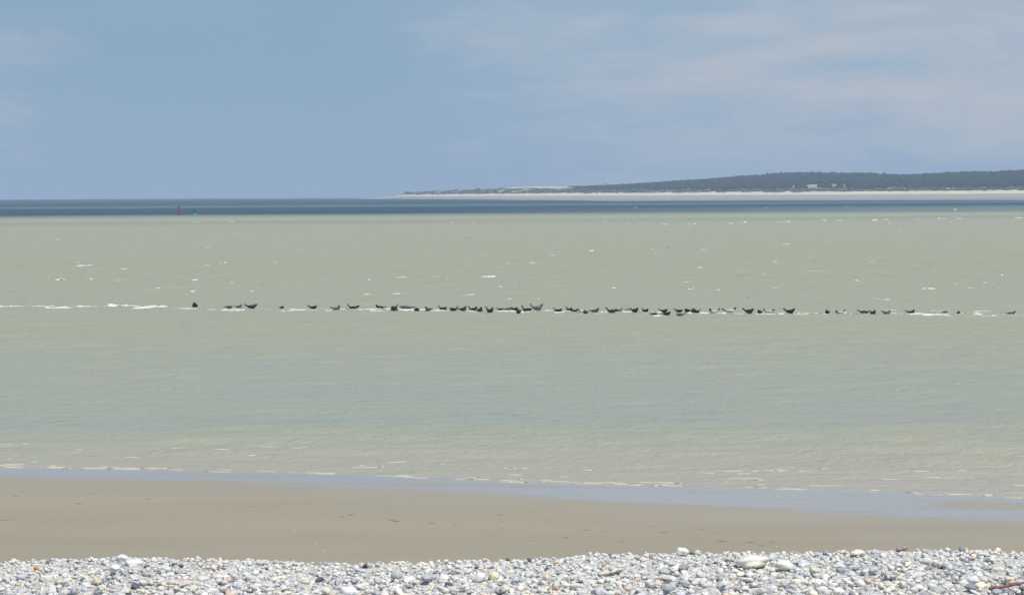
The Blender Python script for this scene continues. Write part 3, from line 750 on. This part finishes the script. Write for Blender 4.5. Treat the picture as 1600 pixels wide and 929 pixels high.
# left px, right px, waterline row, height px, head side, tail lift, head lift, coat, coat of ends, look
SEALS = [
 (300.5, 309.5, 479.8, 7, 'F', .1, .95, 'slate', None, 'dark seal sitting upright alone at the left end of the line'),
 (350, 364, 480.7, 3.2, 'R', .0, .15, 'mottled', None, 'pale grey seal lying flat in the foam'),
 (367, 377.5, 480.7, 5, 'R', .1, .7, 'mottled', None, 'mottled grey seal with head raised beside a big dark one'),
 (381, 402.5, 481.8, 7, 'R', .75, .55, 'dark', None, 'big dark seal with tail stretched up to the left'),
 (437, 442.5, 482.5, 4.5, 'F', .1, .5, 'dark', None, 'small black seal seen end on, alone in open water'),
 (480, 495.6, 482.9, 6.5, 'R', .7, .6, 'dark', None, 'dark seal curved like a boat, tail left and head right'),
 (517, 531, 484.2, 6.5, 'R', .6, .9, 'brown', 'dark', 'dark brown seal with upright head'),
 (542, 562, 483.2, 8, 'R', 1.0, .75, 'dark', None, 'dark seal bent into a deep U with tall tail'),
 (587, 603, 482.3, 6, 'L', .0, .75, 'dark', None, 'dark seal with raised head on the left and low tail'),
 (611, 622.5, 485.2, 9.5, 'F', 1.0, .5, 'slate', None, 'dark seal seen end on with flippers held straight up'),
 (624, 649, 482.5, 4.6, 'L', .1, .2, 'grey', None, 'long grey seal stretched out flat'),
 (647.5, 655, 485.2, 4.5, 'F', .0, .5, 'slate', None, 'small dark seal at the foot of the long flat grey one'),
 (664, 676, 485.2, 5.5, 'L', .3, .65, 'brown', 'dark', 'small seal with dark head left and paler rear'),
 (684, 699, 484.6, 7, 'R', .95, .45, 'slate', 'brown', 'seal with thin tail raised left and brownish head'),
 (703, 715.5, 486.2, 7.5, 'L', .95, .35, 'dark', None, 'dark seal with low head left and tail sticking up'),
 (714, 729, 485.3, 7, 'R', .1, .9, 'slate', 'grey', 'dark seal raising a grey head to the right'),
 (731, 746, 485.8, 7.5, 'R', .95, .7, 'dark', None, 'black seal with forked tail flippers raised left'),
 (744, 753, 487.2, 7.5, 'R', .2, .95, 'slate', 'mottled', 'seal with dark body and raised mottled head'),
 (759, 771, 488.2, 9, 'R', .95, .8, 'dark', 'slate', 'dark seal with tail and head both up, a little nearer'),
 (776, 786, 484.4, 4.2, 'R', .7, .1, 'dark', None, 'dark seal showing mostly a slanting tail'),
 (786, 801, 485.8, 6, 'R', .2, .5, 'grey', 'brown', 'grey brown seal resting low'),
 (798, 808, 485.4, 5.4, 'R', .1, .7, 'dark', None, 'small dark seal with head up to the right'),
 (808, 814.5, 489.6, 8.5, 'F', .3, .8, 'slate', 'mottled', 'seal seen end on, nearest of the middle cluster'),
 (814.5, 831, 486.8, 9, 'R', 1.0, .3, 'slate', 'dark', 'seal with tall dark triangular tail and grey back'),
 (827, 849, 484.6, 10, 'R', .9, 1.0, 'mottled', 'mottled', 'mottled grey seal with head stretched highest of all'),
 (864.5, 878.5, 487.2, 6.5, 'R', .75, .75, 'dark', 'brown', 'dark U shaped seal right of the foam gap'),
 (884, 894, 485.4, 7, 'R', 1.0, .4, 'grey', 'dark', 'grey seal with thin dark tail up left'),
 (893, 902.5, 487.6, 6.2, 'L', .9, .3, 'dark', None, 'dark seal with tail up on its right'),
 (902, 915, 488.4, 6.2, 'R', .9, .2, 'pale', 'dark', 'pale seal with slanting dark tail'),
 (912, 919.5, 489.8, 5.2, 'F', .0, .6, 'brown', None, 'small dark brown seal seen end on'),
 (920, 936, 487.8, 6, 'R', .1, .7, 'grey', 'slate', 'grey seal with peaked head on the right'),
 (946, 965, 488.3, 8, 'R', .95, .5, 'slate', 'dark', 'large dark seal with thick tail raised left'),
 (963, 972.5, 487.4, 6.6, 'L', .9, .4, 'mottled', None, 'grey brown seal with tail up right, behind a large dark one'),
 (977, 985, 485.0, 2.4, 'R', .0, .1, 'slate', None, 'thin dark seal lying almost awash'),
 (984, 998, 487.7, 7, 'R', .6, .8, 'dark', 'slate', 'dark seal with broad grey head up right'),
 (1003, 1012.5, 487.7, 7, 'R', .95, .6, 'dark', None, 'compact dark seal with tail up left'),
 (1015, 1026.5, 492.2, 3.8, 'R', .5, .1, 'dark', None, 'dark seal low in the nearer row, left of another'),
 (1029, 1043, 487.6, 5.4, 'R', .7, .6, 'dark', None, 'dark U shaped seal behind the nearer row'),
 (1033, 1047.5, 492.2, 5.2, 'R', .1, .7, 'dark', None, 'dark seal in the nearer row with head up right'),
 (1053, 1066.5, 487.3, 5.6, 'R', .75, .4, 'dark', 'slate', 'dark seal with sloping tail to the left'),
 (1056, 1072, 493.2, 3.8, 'L', .3, .3, 'brown', 'brown', 'brown seal lying low, nearest to the beach'),
 (1070, 1080, 487.4, 5.2, 'L', .1, .5, 'dark', None, 'dark seal with hunched back'),
 (1079, 1088.5, 488.2, 6.6, 'F', .2, .8, 'mottled', None, 'grey brown seal facing the beach with peaked head'),
 (1085, 1093.5, 488.6, 6.2, 'L', .95, .2, 'dark', None, 'dark seal with tail straight up on the right'),
 (1107, 1125.5, 489.0, 7, 'L', .8, .55, 'pale', 'dark', 'pale bellied seal with dark head left and dark tail right'),
 (1127, 1151, 488.0, 7, 'R', .5, .85, 'pale', 'dark', 'cream seal with dark head raised on the right'),
 (1160, 1178, 489.3, 8, 'R', .8, .5, 'slate', None, 'broad slate grey seal with short raised tail'),
 (1184, 1191.5, 489.7, 5.6, 'L', .1, .6, 'dark', None, 'small dark seal left of a pale U shaped one'),
 (1192, 1210.5, 489.3, 7, 'R', .85, .7, 'pale', 'brown', 'pale U shaped seal with dark tips'),
 (1224, 1242, 489.3, 7.5, 'R', .75, .8, 'dark', None, 'bold black seal with tail and head up, right of the crowd'),
 (1290, 1296.5, 489.8, 5.6, 'F', .1, .7, 'dark', None, 'small dark seal seen end on, first after a wide gap'),
 (1304, 1321.5, 489.3, 5.2, 'L', .7, .6, 'pale', 'slate', 'pale seal with grey ends, low in the water'),
 (1340, 1357, 489.3, 5.2, 'R', .7, .05, 'slate', 'dark', 'slim dark seal slanting down to the right'),
 (1357.5, 1369, 491.6, 7.5, 'R', .95, .6, 'dark', None, 'dark seal with tail upright, a little nearer'),
 (1377, 1392, 491.2, 6, 'R', .6, .7, 'mottled', 'dark', 'mottled seal with dark tail left'),
 (1414, 1430, 489.6, 5.2, 'R', .5, .8, 'dark', None, 'dark seal with head up right beside broken foam'),
 (1472, 1480, 488.4, 2.6, 'R', .0, .2, 'grey', None, 'faint grey seal nearly awash'),
 (1495, 1501.5, 490.8, 5, 'F', .1, .6, 'slate', None, 'small dark grey seal alone in the foam'),
 (1568, 1587, 491.2, 5, 'R', .0, .7, 'grey', None, 'slim grey seal with head up at the right end of the line'),
]
SEALS.sort(key=lambda q: (q[0] + q[1]) / 2)
ORD = ['first', 'second', 'third', 'fourth', 'fifth', 'sixth', 'seventh', 'eighth', 'ninth', 'tenth', 'eleventh', 'twelfth', 'thirteenth', 'fourteenth', 'fifteenth', 'sixteenth', 'seventeenth', 'eighteenth', 'nineteenth', 'twentieth'] + ['twenty-' + w for w in ('first', 'second', 'third', 'fourth', 'fifth', 'sixth', 'seventh', 'eighth', 'ninth')] + ['thirtieth']
for i, (x0, x1, yb, hp, side, tu, hu, coat, ends, look) in enumerate(SEALS):
    jr = random.Random(900 + i)
    me, co = seal_mesh(tu * jr.uniform(0.7, 1.1), hu * jr.uniform(0.75, 1.15), coat, ends, seed=i, fore=0.1 * (i % 3 - 1))
    cxp = (x0 + x1) / 2
    g = ground(cxp, yb)
    mpp = g.y / FOC
    wm, hm_ = (x1 - x0) * mpp, hp * mpp
    Lx = co[:, 0].max() - co[:, 0].min(); Hz = co[:, 2].max()
    rng = random.Random(i + 50)
    if side == 'F':
        yaw = math.radians(-90 + rng.uniform(-25, 25)); s = wm / (0.46 + 0.35 * abs(math.cos(yaw)) * 0.8); s = max(0.72, min(1.05, s))
    else:
        s = max(0.78, min(1.12, wm / Lx))
        c = min(1.0, wm / (Lx * s)); yaw = -math.acos(max(0.35, c)) * (1 if rng.random() < 0.7 else -1)
        if c > 0.97: yaw = rng.uniform(-0.4, 0.4)
        if side == 'L': yaw = math.pi - yaw
    sz = max(0.6 * s, min(1.75 * s, (hm_ * 1.16 + 0.04) / Hz))
    o = obj('seal', me, group='seals hauled out along the drowned sandbank', cat='seal')
    n = len(SEALS)
    place = (ORD[i] + ' from left') if i < 30 else (ORD[n - 1 - i] + ' from right')
    if i == 0: place = ''
    if i == n - 1: place = ''
    o['label'] = look + (', ' + place if place else '')
    o.scale = (s, s * jr.uniform(0.9, 1.15), sz)
    o.rotation_euler = (0, 0, yaw)
    mid = (co[:, 0].max() + co[:, 0].min()) / 2 * s
    o.location = (g.x - mid * math.cos(yaw), g.y - mid * math.sin(yaw), -0.03)
    sub = o.modifiers.new('smooth', 'SUBSURF'); sub.levels = 1; sub.render_levels = 1

# the bank under the seals, just awash
m_shoal, _, _ = mat('shoal_sand', (0.30, 0.27, 0.21), 0.8)
pts = [ground(x, y) for x, y in ((-150, 479), (300, 481), (800, 486), (1230, 489), (1600, 491.5), (1800, 493))]
V = []
for dy_, dz in ((-16, -1.2), (-5, -0.22), (0, -0.16), (6, -0.22), (18, -1.2)):
    for q in pts: V.append((q.x, q.y + dy_, dz))
obj('drowned_sandbank', mesh_from('drowned_sandbank', np.array(V), grid_faces(5, len(pts)), m_shoal), kind='structure')

# ------------------------------------------------------------------ shingle bank
_crest_px = np.array([(-400, 884), (-100, 882), (0, 882), (60, 879), (130, 876), (180, 874.5), (240, 876), (300, 877), (420, 880), (500, 884), (560, 886), (640, 883), (720, 878), (800, 879), (880, 872), (920, 870), (1000, 868.5), (1100, 868.5), (1200, 867.5), (1300, 864.5), (1400, 860.5), (1500, 860), (1600, 864), (1700, 866), (2000, 868)])
def crest_d(x): return 28.7 + 0.25 * vnoise(x * 0.5 + 3, x * 0, 61, 2)
def bank_z(x, y):
    x = np.asarray(x, float); y = np.asarray(y, float)
    dc = crest_d(x)
    pxs = 800 + x / dc * FOC
    pyc = np.interp(pxs, _crest_px[:, 0], _crest_px[:, 1]) + 4.5 + 2.0 * smooth01(1150, 1400, pxs)
    zc = EYE - (pyc - eye_row(pxs)) / FOC * dc
    t = y - dc
    up = zc + 0.095 * np.clip(t, -2.9, 0) - 0.03 * np.clip(t, -2.9, 0) ** 2 * 0.0
    back = np.clip(-t - 2.9, 0, None)
    up = up + 0.0 * back + 1.75 * smooth01(6, 26, back) - 0.0
    down = zc - 0.05 * np.clip(t, 0, None) - np.where(t > 0, 0.10 * np.clip(t, 0, 1.0) ** 2, 0) - 0.19 * np.clip(t - 1.0, 0, None)
    z = np.where(t <= 0, up, down)
    z = z + 0.012 * vnoise(x * 1.3, y * 1.6, 71, 3)
    return z
m_shingle, nt, p = mat('shingle_bed', rough=0.9, spec=0.2)
P = posn(nt)
vor = node(nt, 'ShaderNodeTexVoronoi', {'Scale': 17.0}); nt.links.new(P, vor.inputs['Vector'])
vsep = node(nt, 'ShaderNodeSeparateColor'); nt.links.new(vor.outputs['Color'], vsep.inputs[0])
nt.links.new(mixc(nt, vsep.outputs[0], (0.34, 0.34, 0.34), (0.56, 0.55, 0.52)), p.inputs['Base Color'])
inv = mth(nt, 'SUBTRACT', 1.0, vor.outputs['Distance'])
bump(nt, p, inv, 0.8, 0.04)
xs = np.concatenate([np.linspace(-45, -8, 30)[:-1], np.linspace(-8, 8, 160), np.linspace(8, 45, 30)[1:]])
ys = np.concatenate([np.linspace(-15, 24, 40)[:-1], np.linspace(24, 31, 110), np.linspace(31, 66, 40)[1:]])
X, Y = np.meshgrid(xs, ys)
Z = np.maximum(bank_z(X, Y), -0.2)
bank = obj('shingle_bank', mesh_from('shingle_bank', np.stack([X, Y, Z], -1).reshape(-1, 3), grid_faces(len(ys), len(xs)), m_shingle), kind='structure')

# stone material: colour per stone, faint veins and pits on top
def stone_mat(name, use_object):
    m, nt, p = mat(name, rough=0.72, spec=0.35)
    src = node(nt, 'ShaderNodeObjectInfo').outputs['Color'] if use_object else node(nt, 'ShaderNodeAttribute', attribute_name='stone').outputs['Color']
    P = posn(nt)
    a = noise_node(nt, P, 45.0, detail=5, rough=0.65)
    v = noise_node(nt, P, 14.0, (1, 1, 2.5), detail=3, dist=1.2)
    f = mixc(nt, remap(nt, a, 0.3, 0.7), (0.78, 0.78, 0.79), (1.12, 1.12, 1.10))
    mx = node(nt, 'ShaderNodeMix', data_type='RGBA', blend_type='MULTIPLY'); mx.inputs['Factor'].default_value = 1.0
    nt.links.new(src, mx.inputs['A']); nt.links.new(f, mx.inputs['B'])
    c = mixc(nt, remap(nt, v, 0.60, 0.70, 0.0, 0.45), mx.outputs['Result'], (0.60, 0.58, 0.53))
    nt.links.new(c, p.inputs['Base Color'])
    bump(nt, p, a, 0.3, 0.006)
    return m
m_peb = stone_mat('pebble_stone', False)
m_one = stone_mat('single_stone', True)

def stone_shape(base, seed, flat=0.0, angular=0.8):
    v, f = base
    rng = np.random.default_rng(seed)
    d = v / np.linalg.norm(v, axis=1, keepdims=True)
    r = np.ones(len(d))
    for k in range(rng.integers(5, 11)):     # planed-off sides, as worn flint has
        n = rng.standard_normal(3); n /= np.linalg.norm(n)
        c = d @ n; lim = rng.uniform(0.58, 0.92)
        r = np.where(r * c > lim, r * (1 - angular) + angular * lim / np.maximum(c, 1e-6), r)
    for k in range(5):
        n = rng.standard_normal(3) * rng.uniform(0.8, 2.4)
        r = r * (1 + 0.07 * np.sin(d @ n * 2 + rng.random() * 6))
    return d * r[:, None] / r.max() * 1.04, f
PROTO = [stone_shape(ICO2, s) for s in range(26)]
SMALL = [stone_shape(ICO1, 50 + s) for s in range(8)]
def stone_colour(rng):
    q = rng.random()
    if q < 0.44: c = np.array((0.61, 0.605, 0.59)) * rng.uniform(0.82, 1.15)
    elif q < 0.66: c = np.array((0.48, 0.495, 0.53)) * rng.uniform(0.78, 1.2)
    elif q < 0.88: c = np.array((0.63, 0.59, 0.525)) * rng.uniform(0.85, 1.15)
    elif q < 0.92: c = np.array((0.30, 0.31, 0.35)) * rng.uniform(0.7, 1.3)
    elif q < 0.965: c = np.array((0.64, 0.52, 0.42)) * rng.uniform(0.85, 1.15)
    elif q < 0.98: c = np.array((0.44, 0.36, 0.34)) * rng.uniform(0.7, 1.2)
    elif q < 0.993: c = np.array((0.36, 0.37, 0.40))
    else: c = np.array((0.10, 0.10, 0.12))
    return np.clip(c * (1 + rng.normal(0, 0.02, 3)), 0.02, 0.80)

X0, X1, Y0, Y1, CS = -5.9, 5.9, 25.6, 30.6, 0.012
HMX = np.arange(X0, X1, CS); HMY = np.arange(Y0, Y1, CS)
BASE = bank_z(*np.meshgrid(HMX, HMY))
HM = BASE - 0.01
def rot_m(rng, tilt):
    yaw = rng.uniform(0, 6.283); t = rng.normal(0, tilt); a = rng.uniform(0, 6.283)
    return np.array((Matrix.Rotation(t, 3, Vector((math.cos(a), math.sin(a), 0))) @ Matrix.Rotation(yaw, 3, 'Z')))
def settle(x, y, ra, rc, sink):
    """rest a stone of plan radius ra and half height rc on the pile; returns its centre height"""
    i, j = int((y - Y0) / CS), int((x - X0) / CS)
    k = max(1, int(ra * 0.75 / CS))
    a = HM[max(0, i - k):i + k + 1, max(0, j - k):j + k + 1]
    b = a.ravel(); q = int(0.7 * (b.size - 1))
    return float(np.partition(b, q)[q]) + rc * sink
def imprint(x, y, z, ra, rb, rc):
    i, j = int((y - Y0) / CS), int((x - X0) / CS)
    k = int(ra / CS) + 1
    i0, i1, j0, j1 = max(0, i - k), min(HM.shape[0], i + k + 1), max(0, j - k), min(HM.shape[1], j + k + 1)
    if i0 >= i1 or j0 >= j1: return
    yy_ = HMY[i0:i1, None] - y; xx_ = HMX[None, j0:j1] - x
    q = 1 - (xx_ ** 2 + yy_ ** 2) / (ra * rb)
    top = z + rc * np.sqrt(np.clip(q, 0, 1))
    HM[i0:i1, j0:j1] = np.where(q > 0, np.maximum(HM[i0:i1, j0:j1], top), HM[i0:i1, j0:j1])
def px_of(x, y, z):
    v = Vector((x, y, z - EYE)); w = v.dot(_f)
    return 800 + FOC * v.dot(_r) / w, 464.5 - FOC * v.dot(_u) / w

def pile():
    rng = np.random.default_rng(12)
    out = []
    N = 19000
    for n in range(N):
        ra = float(np.clip(rng.lognormal(math.log(0.0242), 0.50), 0.009, 0.085))
        if n > N * 0.72 and rng.random() < 0.5: ra = float(np.clip(ra * 1.25, 0.01, 0.08))
        if n > N * 0.6: ra = min(ra, 0.06)
        rb = ra * rng.uniform(0.5, 0.95); rc = ra * rng.uniform(0.36, 0.74)
        best = None
        for c in range(2):
            x = rng.uniform(X0 + 0.1, X1 - 0.1)
            y = rng.uniform(26.3, 29.35) if n % 12 else rng.uniform(25.8, 30.4)
            ii, jj = int((y - Y0) / CS), int((x - X0) / CS); h = HM[ii, jj] - BASE[ii, jj]
            if best is None or h < best[0]: best = (h, x, y)
        _, x, y = best
        if y > 28.2 and ra > 0.036: rb *= 0.036 / ra; rc *= 0.036 / ra; ra = 0.036
        z = settle(x, y, ra, rc, 0.42)
        imprint(x, y, z, ra, rb, rc)
        out.append((x, y, z, ra, rb, rc, int(rng.integers(len(PROTO))), stone_colour(rng), rot_m(rng, 0.22)))
    for n in range(5000):          # small stones that have worked into the gaps
        ra = float(rng.uniform(0.006, 0.013)); rb = ra * rng.uniform(0.6, 0.95); rc = ra * rng.uniform(0.45, 0.8)
        xs_ = rng.uniform(X0 + 0.3, X1 - 0.3, 4); ys_ = rng.uniform(26.6, 29.0) + rng.uniform(-0.05, 0.05, 4)
        xs_ = xs_[0] + rng.uniform(-0.06, 0.06, 4)
        hs = [HM[int((b - Y0) / CS), int((a - X0) / CS)] for a, b in zip(xs_, ys_)]
        k = int(np.argmin(hs)); x, y = float(xs_[k]), float(ys_[k])
        z = settle(x, y, ra, rc, 0.6)
        imprint(x, y, z, ra, rb, rc)
        out.append((x, y, z, ra, rb, rc, -1 - int(rng.integers(len(SMALL))), stone_colour(rng), rot_m(rng, 0.4)))
    return out
STONES = pile()
def bank_hit(px, py):
    d = ray(px, py)
    for k in np.arange(25.8, 30.4, 0.01):
        q = Vector((0, 0, EYE)) + d * (k / d.y)
        j = int((q.x - X0) / CS)
        h = HM[int((q.y - Y0) / CS), j] if 0 <= j < HM.shape[1] else float(bank_z(q.x, q.y)) + 0.04
        if q.z <= h: return q
    return at_depth(px, py, crest_d(np.array([(px - 800) / FOC * 28.7]))[0])
# stones that stand out: x0, x1, top row, bottom row, colour, label
BIG = [
 (1146, 1206, 866, 887, (0.62, 0.60, 0.53), 'largest stone on the shingle, long flat and cream coloured'),
 (1052, 1080, 854, 869, (0.60, 0.60, 0.58), 'domed white stone standing above the shingle crest'),
 (1076, 1095, 856, 868, (0.26, 0.27, 0.29), 'round grey stone leaning on the domed white stone'),
 (1398, 1422, 852, 861, (0.30, 0.23, 0.25), 'flat purplish stone topping the shingle crest on the right'),
 (179, 205, 865, 878, (0.58, 0.58, 0.56), 'rounded white stone peaking above the left half of the shingle'),
 (192, 226, 873, 887, (0.56, 0.57, 0.59), 'smooth pale grey stone just below the white peak stone'),
 (1325, 1357, 857, 868, (0.58, 0.54, 0.46), 'flattish beige stone on the crest left of the purplish one'),
 (530, 562, 915, 932, (0.62, 0.64, 0.66), 'smooth bluish white stone at the bottom edge of the shingle'),
 (609, 632, 889, 906, (0.36, 0.36, 0.35), 'round mid grey stone in the middle of the shingle'),
 (565, 577, 880, 887, (0.06, 0.055, 0.06), 'small blackish stone alone on the lowest dip of the crest'),
 (654, 683, 896, 908, (0.34, 0.36, 0.41), 'blue grey domed stone with a flat base'),
 (738, 761, 893, 909, (0.62, 0.62, 0.60), 'clean white stone beside a cream round one'),
 (762, 781, 892, 906, (0.62, 0.57, 0.43), 'cream yellow round stone beside a clean white one'),
 (51, 63, 882, 891, (0.50, 0.24, 0.12), 'small bright orange stone near the left edge of the shingle'),
 (279, 288, 880, 887, (0.16, 0.08, 0.085), 'small dark maroon stone near the crest'),
 (169, 190, 880, 894, (0.60, 0.60, 0.58), 'white stone in the row below the left peak stone'),
 (1029, 1057, 911, 925, (0.34, 0.35, 0.39), 'oval slate grey stone low in the shingle'),
 (1505, 1531, 911, 921, (0.24, 0.25, 0.29), 'dark blue grey flat stone left of the driftwood'),
 (1497, 1508, 852, 862, (0.24, 0.25, 0.28), 'upright dark grey stone on the crest near the right edge'),
 (1206, 1244, 874, 891, (0.60, 0.59, 0.55), 'broad whitish stone right beside the largest cream stone'),
 (1300, 1322, 917, 930, (0.64, 0.62, 0.58), 'pale blunt stone at the bottom edge on the right'),
]
BIG_AT = []
for n, (x0, x1, yt, ybm, c, lab) in enumerate(BIG):
    q = bank_hit((x0 + x1) / 2, min(ybm, 926) - 1.5)
    q = at_depth((x0 + x1) / 2, (yt + ybm) / 2, q.y + (x1 - x0) * 0.0018)
    mpp = q.y / FOC
    ra = (x1 - x0) / 2 * mpp; rc = (ybm - yt) / 2 * mpp * 1.12
    BIG_AT.append((q.x, q.y, q.z, ra, rc))
    v, f = stone_shape(ICO3, 300 + n, angular=0.35)
    o = obj('stone', mesh_from('stone', v * np.array((ra, ra * 0.8, rc)), f, m_one), label=lab, cat='stone', group='stones that stand out on the shingle bank')
    o.location = q; o.rotation_euler = (random.uniform(-.1, .1), random.uniform(-.1, .1), random.uniform(-.3, .3))
    o.color = (*[min(0.78, k * 1.15) if min(c) > 0.3 else k for k in c], 1)
# pebbles those stones have pushed aside
def covered(st):
    for (bx, by, bz, ra, rc) in BIG_AT:
        if abs(st[0] - bx) < ra * 0.95 and -(ra * 0.8 + 0.10) < st[1] - by < ra * 0.8 and st[2] + st[5] > bz - rc * 0.35: return True
    return False
STONES = [st for st in STONES if not covered(st)]

# the stones that show largest in the picture become pieces of their own
score = []
for i, (x, y, z, ra, rb, rc, pr, c, R) in enumerate(STONES):
    px, py = px_of(x, y, z)
    vis = z + rc * 0.95 - HM[int((y - Y0) / CS), int((x - X0) / CS)]
    score.append(ra if (-5 < px < 1605 and py < 932 and y < 29.2 and vis > -0.006) else 0.0)
chosen = set(np.argsort(score)[::-1][:290].tolist())
vv, ff, cc, off = [], [], [], 0
for i, (x, y, z, ra, rb, rc, pr, c, R) in enumerate(STONES):
    if i in chosen: continue
    v, f = PROTO[pr] if pr >= 0 else SMALL[-1 - pr]
    V = (v * np.array((ra, rb, rc))) @ R.T + np.array((x, y, z))
    vv.append(V); ff.append(f + off); off += len(v); cc.append(np.repeat(c[None], len(v), 0))
me = mesh_from('shingle', np.concatenate(vv), np.concatenate(ff), m_peb)
point_attr(me, 'stone', np.concatenate(cc), 'FLOAT_COLOR')
obj('shingle', me, parent=bank, kind='stuff')
PM = []
for s in range(10):
    v, f = stone_shape(ICO3, 100 + s)
    PM.append(mesh_from('pebble', v, f, m_one))
for n, i in enumerate(sorted(chosen)):
    x, y, z, ra, rb, rc, pr, c, R = STONES[i]
    o = obj('pebble', PM[n % len(PM)], parent=bank)
    o.matrix_world = Matrix.Translation((x, y, z)) @ Matrix(R.tolist()).to_4x4() @ Matrix.Diagonal((ra, rb, rc, 1))
    o.color = (*[float(q) for q in c], 1)

# driftwood
m_wood2, nt, p = mat('driftwood', rough=0.8, spec=0.3)
to = node(nt, 'ShaderNodeTexCoord')
g_ = noise_node(nt, to.outputs['Object'], 30.0, (0.15, 1, 1), detail=5)
nt.links.new(mixc(nt, remap(nt, g_, 0.35, 0.65), (0.13, 0.055, 0.048), (0.27, 0.14, 0.12)), p.inputs['Base Color'])
bump(nt, p, g_, 0.5, 0.01)
def limb(path, rads, seg=10, seed=0):
    bm = bmesh.new(); R = []
    rng = random.Random(seed)
    for i, q in enumerate(path):
        a_ = path[max(0, i - 1)]; b_ = path[min(len(path) - 1, i + 1)]
        rot = (Vector(b_) - Vector(a_)).to_track_quat('Z', 'Y')
        R.append([bm.verts.new(Vector(q) + rot @ Vector((rads[i] * rng.uniform(.88, 1.12) * math.cos(2 * math.pi * k / seg), rads[i] * rng.uniform(.88, 1.12) * math.sin(2 * math.pi * k / seg), 0))) for k in range(seg)])
    for a_, b_ in zip(R, R[1:]):
        for k in range(seg): bm.faces.new((a_[k], a_[(k + 1) % seg], b_[(k + 1) % seg], b_[k]))
    bm.faces.new(R[0][::-1]); bm.faces.new(R[-1])
    return bm
A = bank_hit(1546, 924); B = at_depth(1602, 909.5, A.y + 0.18)
A.z += 0.03; B.z += 0.0
dv = B - A
base = empty('driftwood', A, 'reddish brown driftwood branch lying on the shingle at the right edge', 'driftwood')
n = 14
path = [dv * (k / 7.0) + Vector((0, 0, 0.006 * math.sin(k * 1.7))) for k in range(n)]
obj('branch', bm_mesh('branch', limb(path, [0.012 + 0.004 * min(1, k / 5) + (0.003 if k == 4 else 0) for k in range(n)], seed=3), m_wood2, True), base)
s0 = dv * 0.42
obj('twig', bm_mesh('twig', limb([s0, s0 + Vector((-0.003, 0.0, 0.03)), s0 + Vector((0.002, 0.0, 0.062)), s0 + Vector((0.012, 0.01, 0.085))], [0.006, 0.005, 0.004, 0.002], 8, 4), m_wood2, True), base)

# scraps of weed and a few stray pebbles on the sand
m_weed, nt, p = mat('seaweed', (0.06, 0.045, 0.04), 0.7)
def weed(seed):
    rng = np.random.default_rng(seed)
    n = 9; u = np.linspace(-1, 1, n); path = []
    V = []
    for w, z in ((-1, 0.004), (0, 0.045), (1, 0.004)):
        for k in range(n):
            wd = 0.09 * (1 - abs(u[k]) ** 2.5) + 0.015
            V.append((u[k] * 0.5, w * wd + 0.05 * math.sin(u[k] * 3 + seed), z * (0.5 + rng.random()) if w == 0 else z))
    return mesh_from('seaweed_scrap', np.array(V), grid_faces(3, n), m_weed)
WM = [weed(s) for s in range(5)]
spots = [(391, 791), (434, 791.5), (548, 804), (535, 807), (612, 812), (618, 814), (654, 813), (675, 817), (710, 818.5), (604, 800), (123, 786), (95, 774.5), (231, 779.5), (142, 771), (8, 812), (779, 804), (785, 825.5), (884, 839.5), (886, 837), (913, 826), (918, 828), (945, 829), (972, 846), (1018, 822), (1037, 831), (1095, 827), (1117, 831), (1128, 845), (1172, 847), (1190, 852), (1205, 846), (1259, 839), (1310, 855), (1000, 812), (1290, 822), (243, 788), (25, 775), (330, 772), (480, 783), (860, 812)]
for n, (x, y) in enumerate(spots):
    q = on_sand(x, y)
    o = obj('seaweed_scrap', WM[n % 5], label='small dark scrap of seaweed lying on the bare sand', cat='seaweed', group='weed scraps on the sand')
    s = random.uniform(0.10, 0.28); o.scale = (s, s * 0.9, s * 0.7); o.rotation_euler = (0, 0, random.uniform(-0.5, 0.5)); o.location = q + Vector((0, 0, 0.003))
v, f = stone_shape(ICO2, 77)
sm = mesh_from('stray_pebble', v * np.array((0.035, 0.03, 0.025)), f, m_one)
for n, (x, y, lab) in enumerate([(460, 829, 'white stray pebble on the sand left of centre'), (505, 861, 'white stray pebble just above the left shingle'), (492, 850, 'tiny pale pebble above and left of another'), (833, 849.5, 'pale stray pebble above the middle of the shingle'), (1213, 855, 'white stray pebble on the sand above the right shingle'), (715, 787, 'pale stray pebble near the wet film of water')]):
    q = on_sand(x, y)
    o = obj('stray_pebble', sm, label=lab, cat='pebble', group='stray pebbles on the sand'); o.location = q + Vector((0, 0, 0.02)); o.color = (0.56, 0.55, 0.52, 1)

# ------------------------------------------------------------------ sea haze: one closed box of thin air
bm = bmesh.new(); box_bm(bm, -8200, 8200, -300, 12800, -25, 95)
hz_m = bpy.data.materials.new('haze_air'); hz_m.use_nodes = True
nt = hz_m.node_tree; nt.nodes.remove(nt.nodes['Principled BSDF'])
pv = node(nt, 'ShaderNodeVolumePrincipled'); pv.inputs['Color'].default_value = (0.58, 0.75, 1.0, 1); pv.inputs['Density'].default_value = 8.0e-5; pv.inputs['Anisotropy'].default_value = 0.0
nt.links.new(pv.outputs[0], nt.nodes['Material Output'].inputs['Volume'])
hz = obj('haze', bm_mesh('haze', bm, hz_m), kind='stuff')
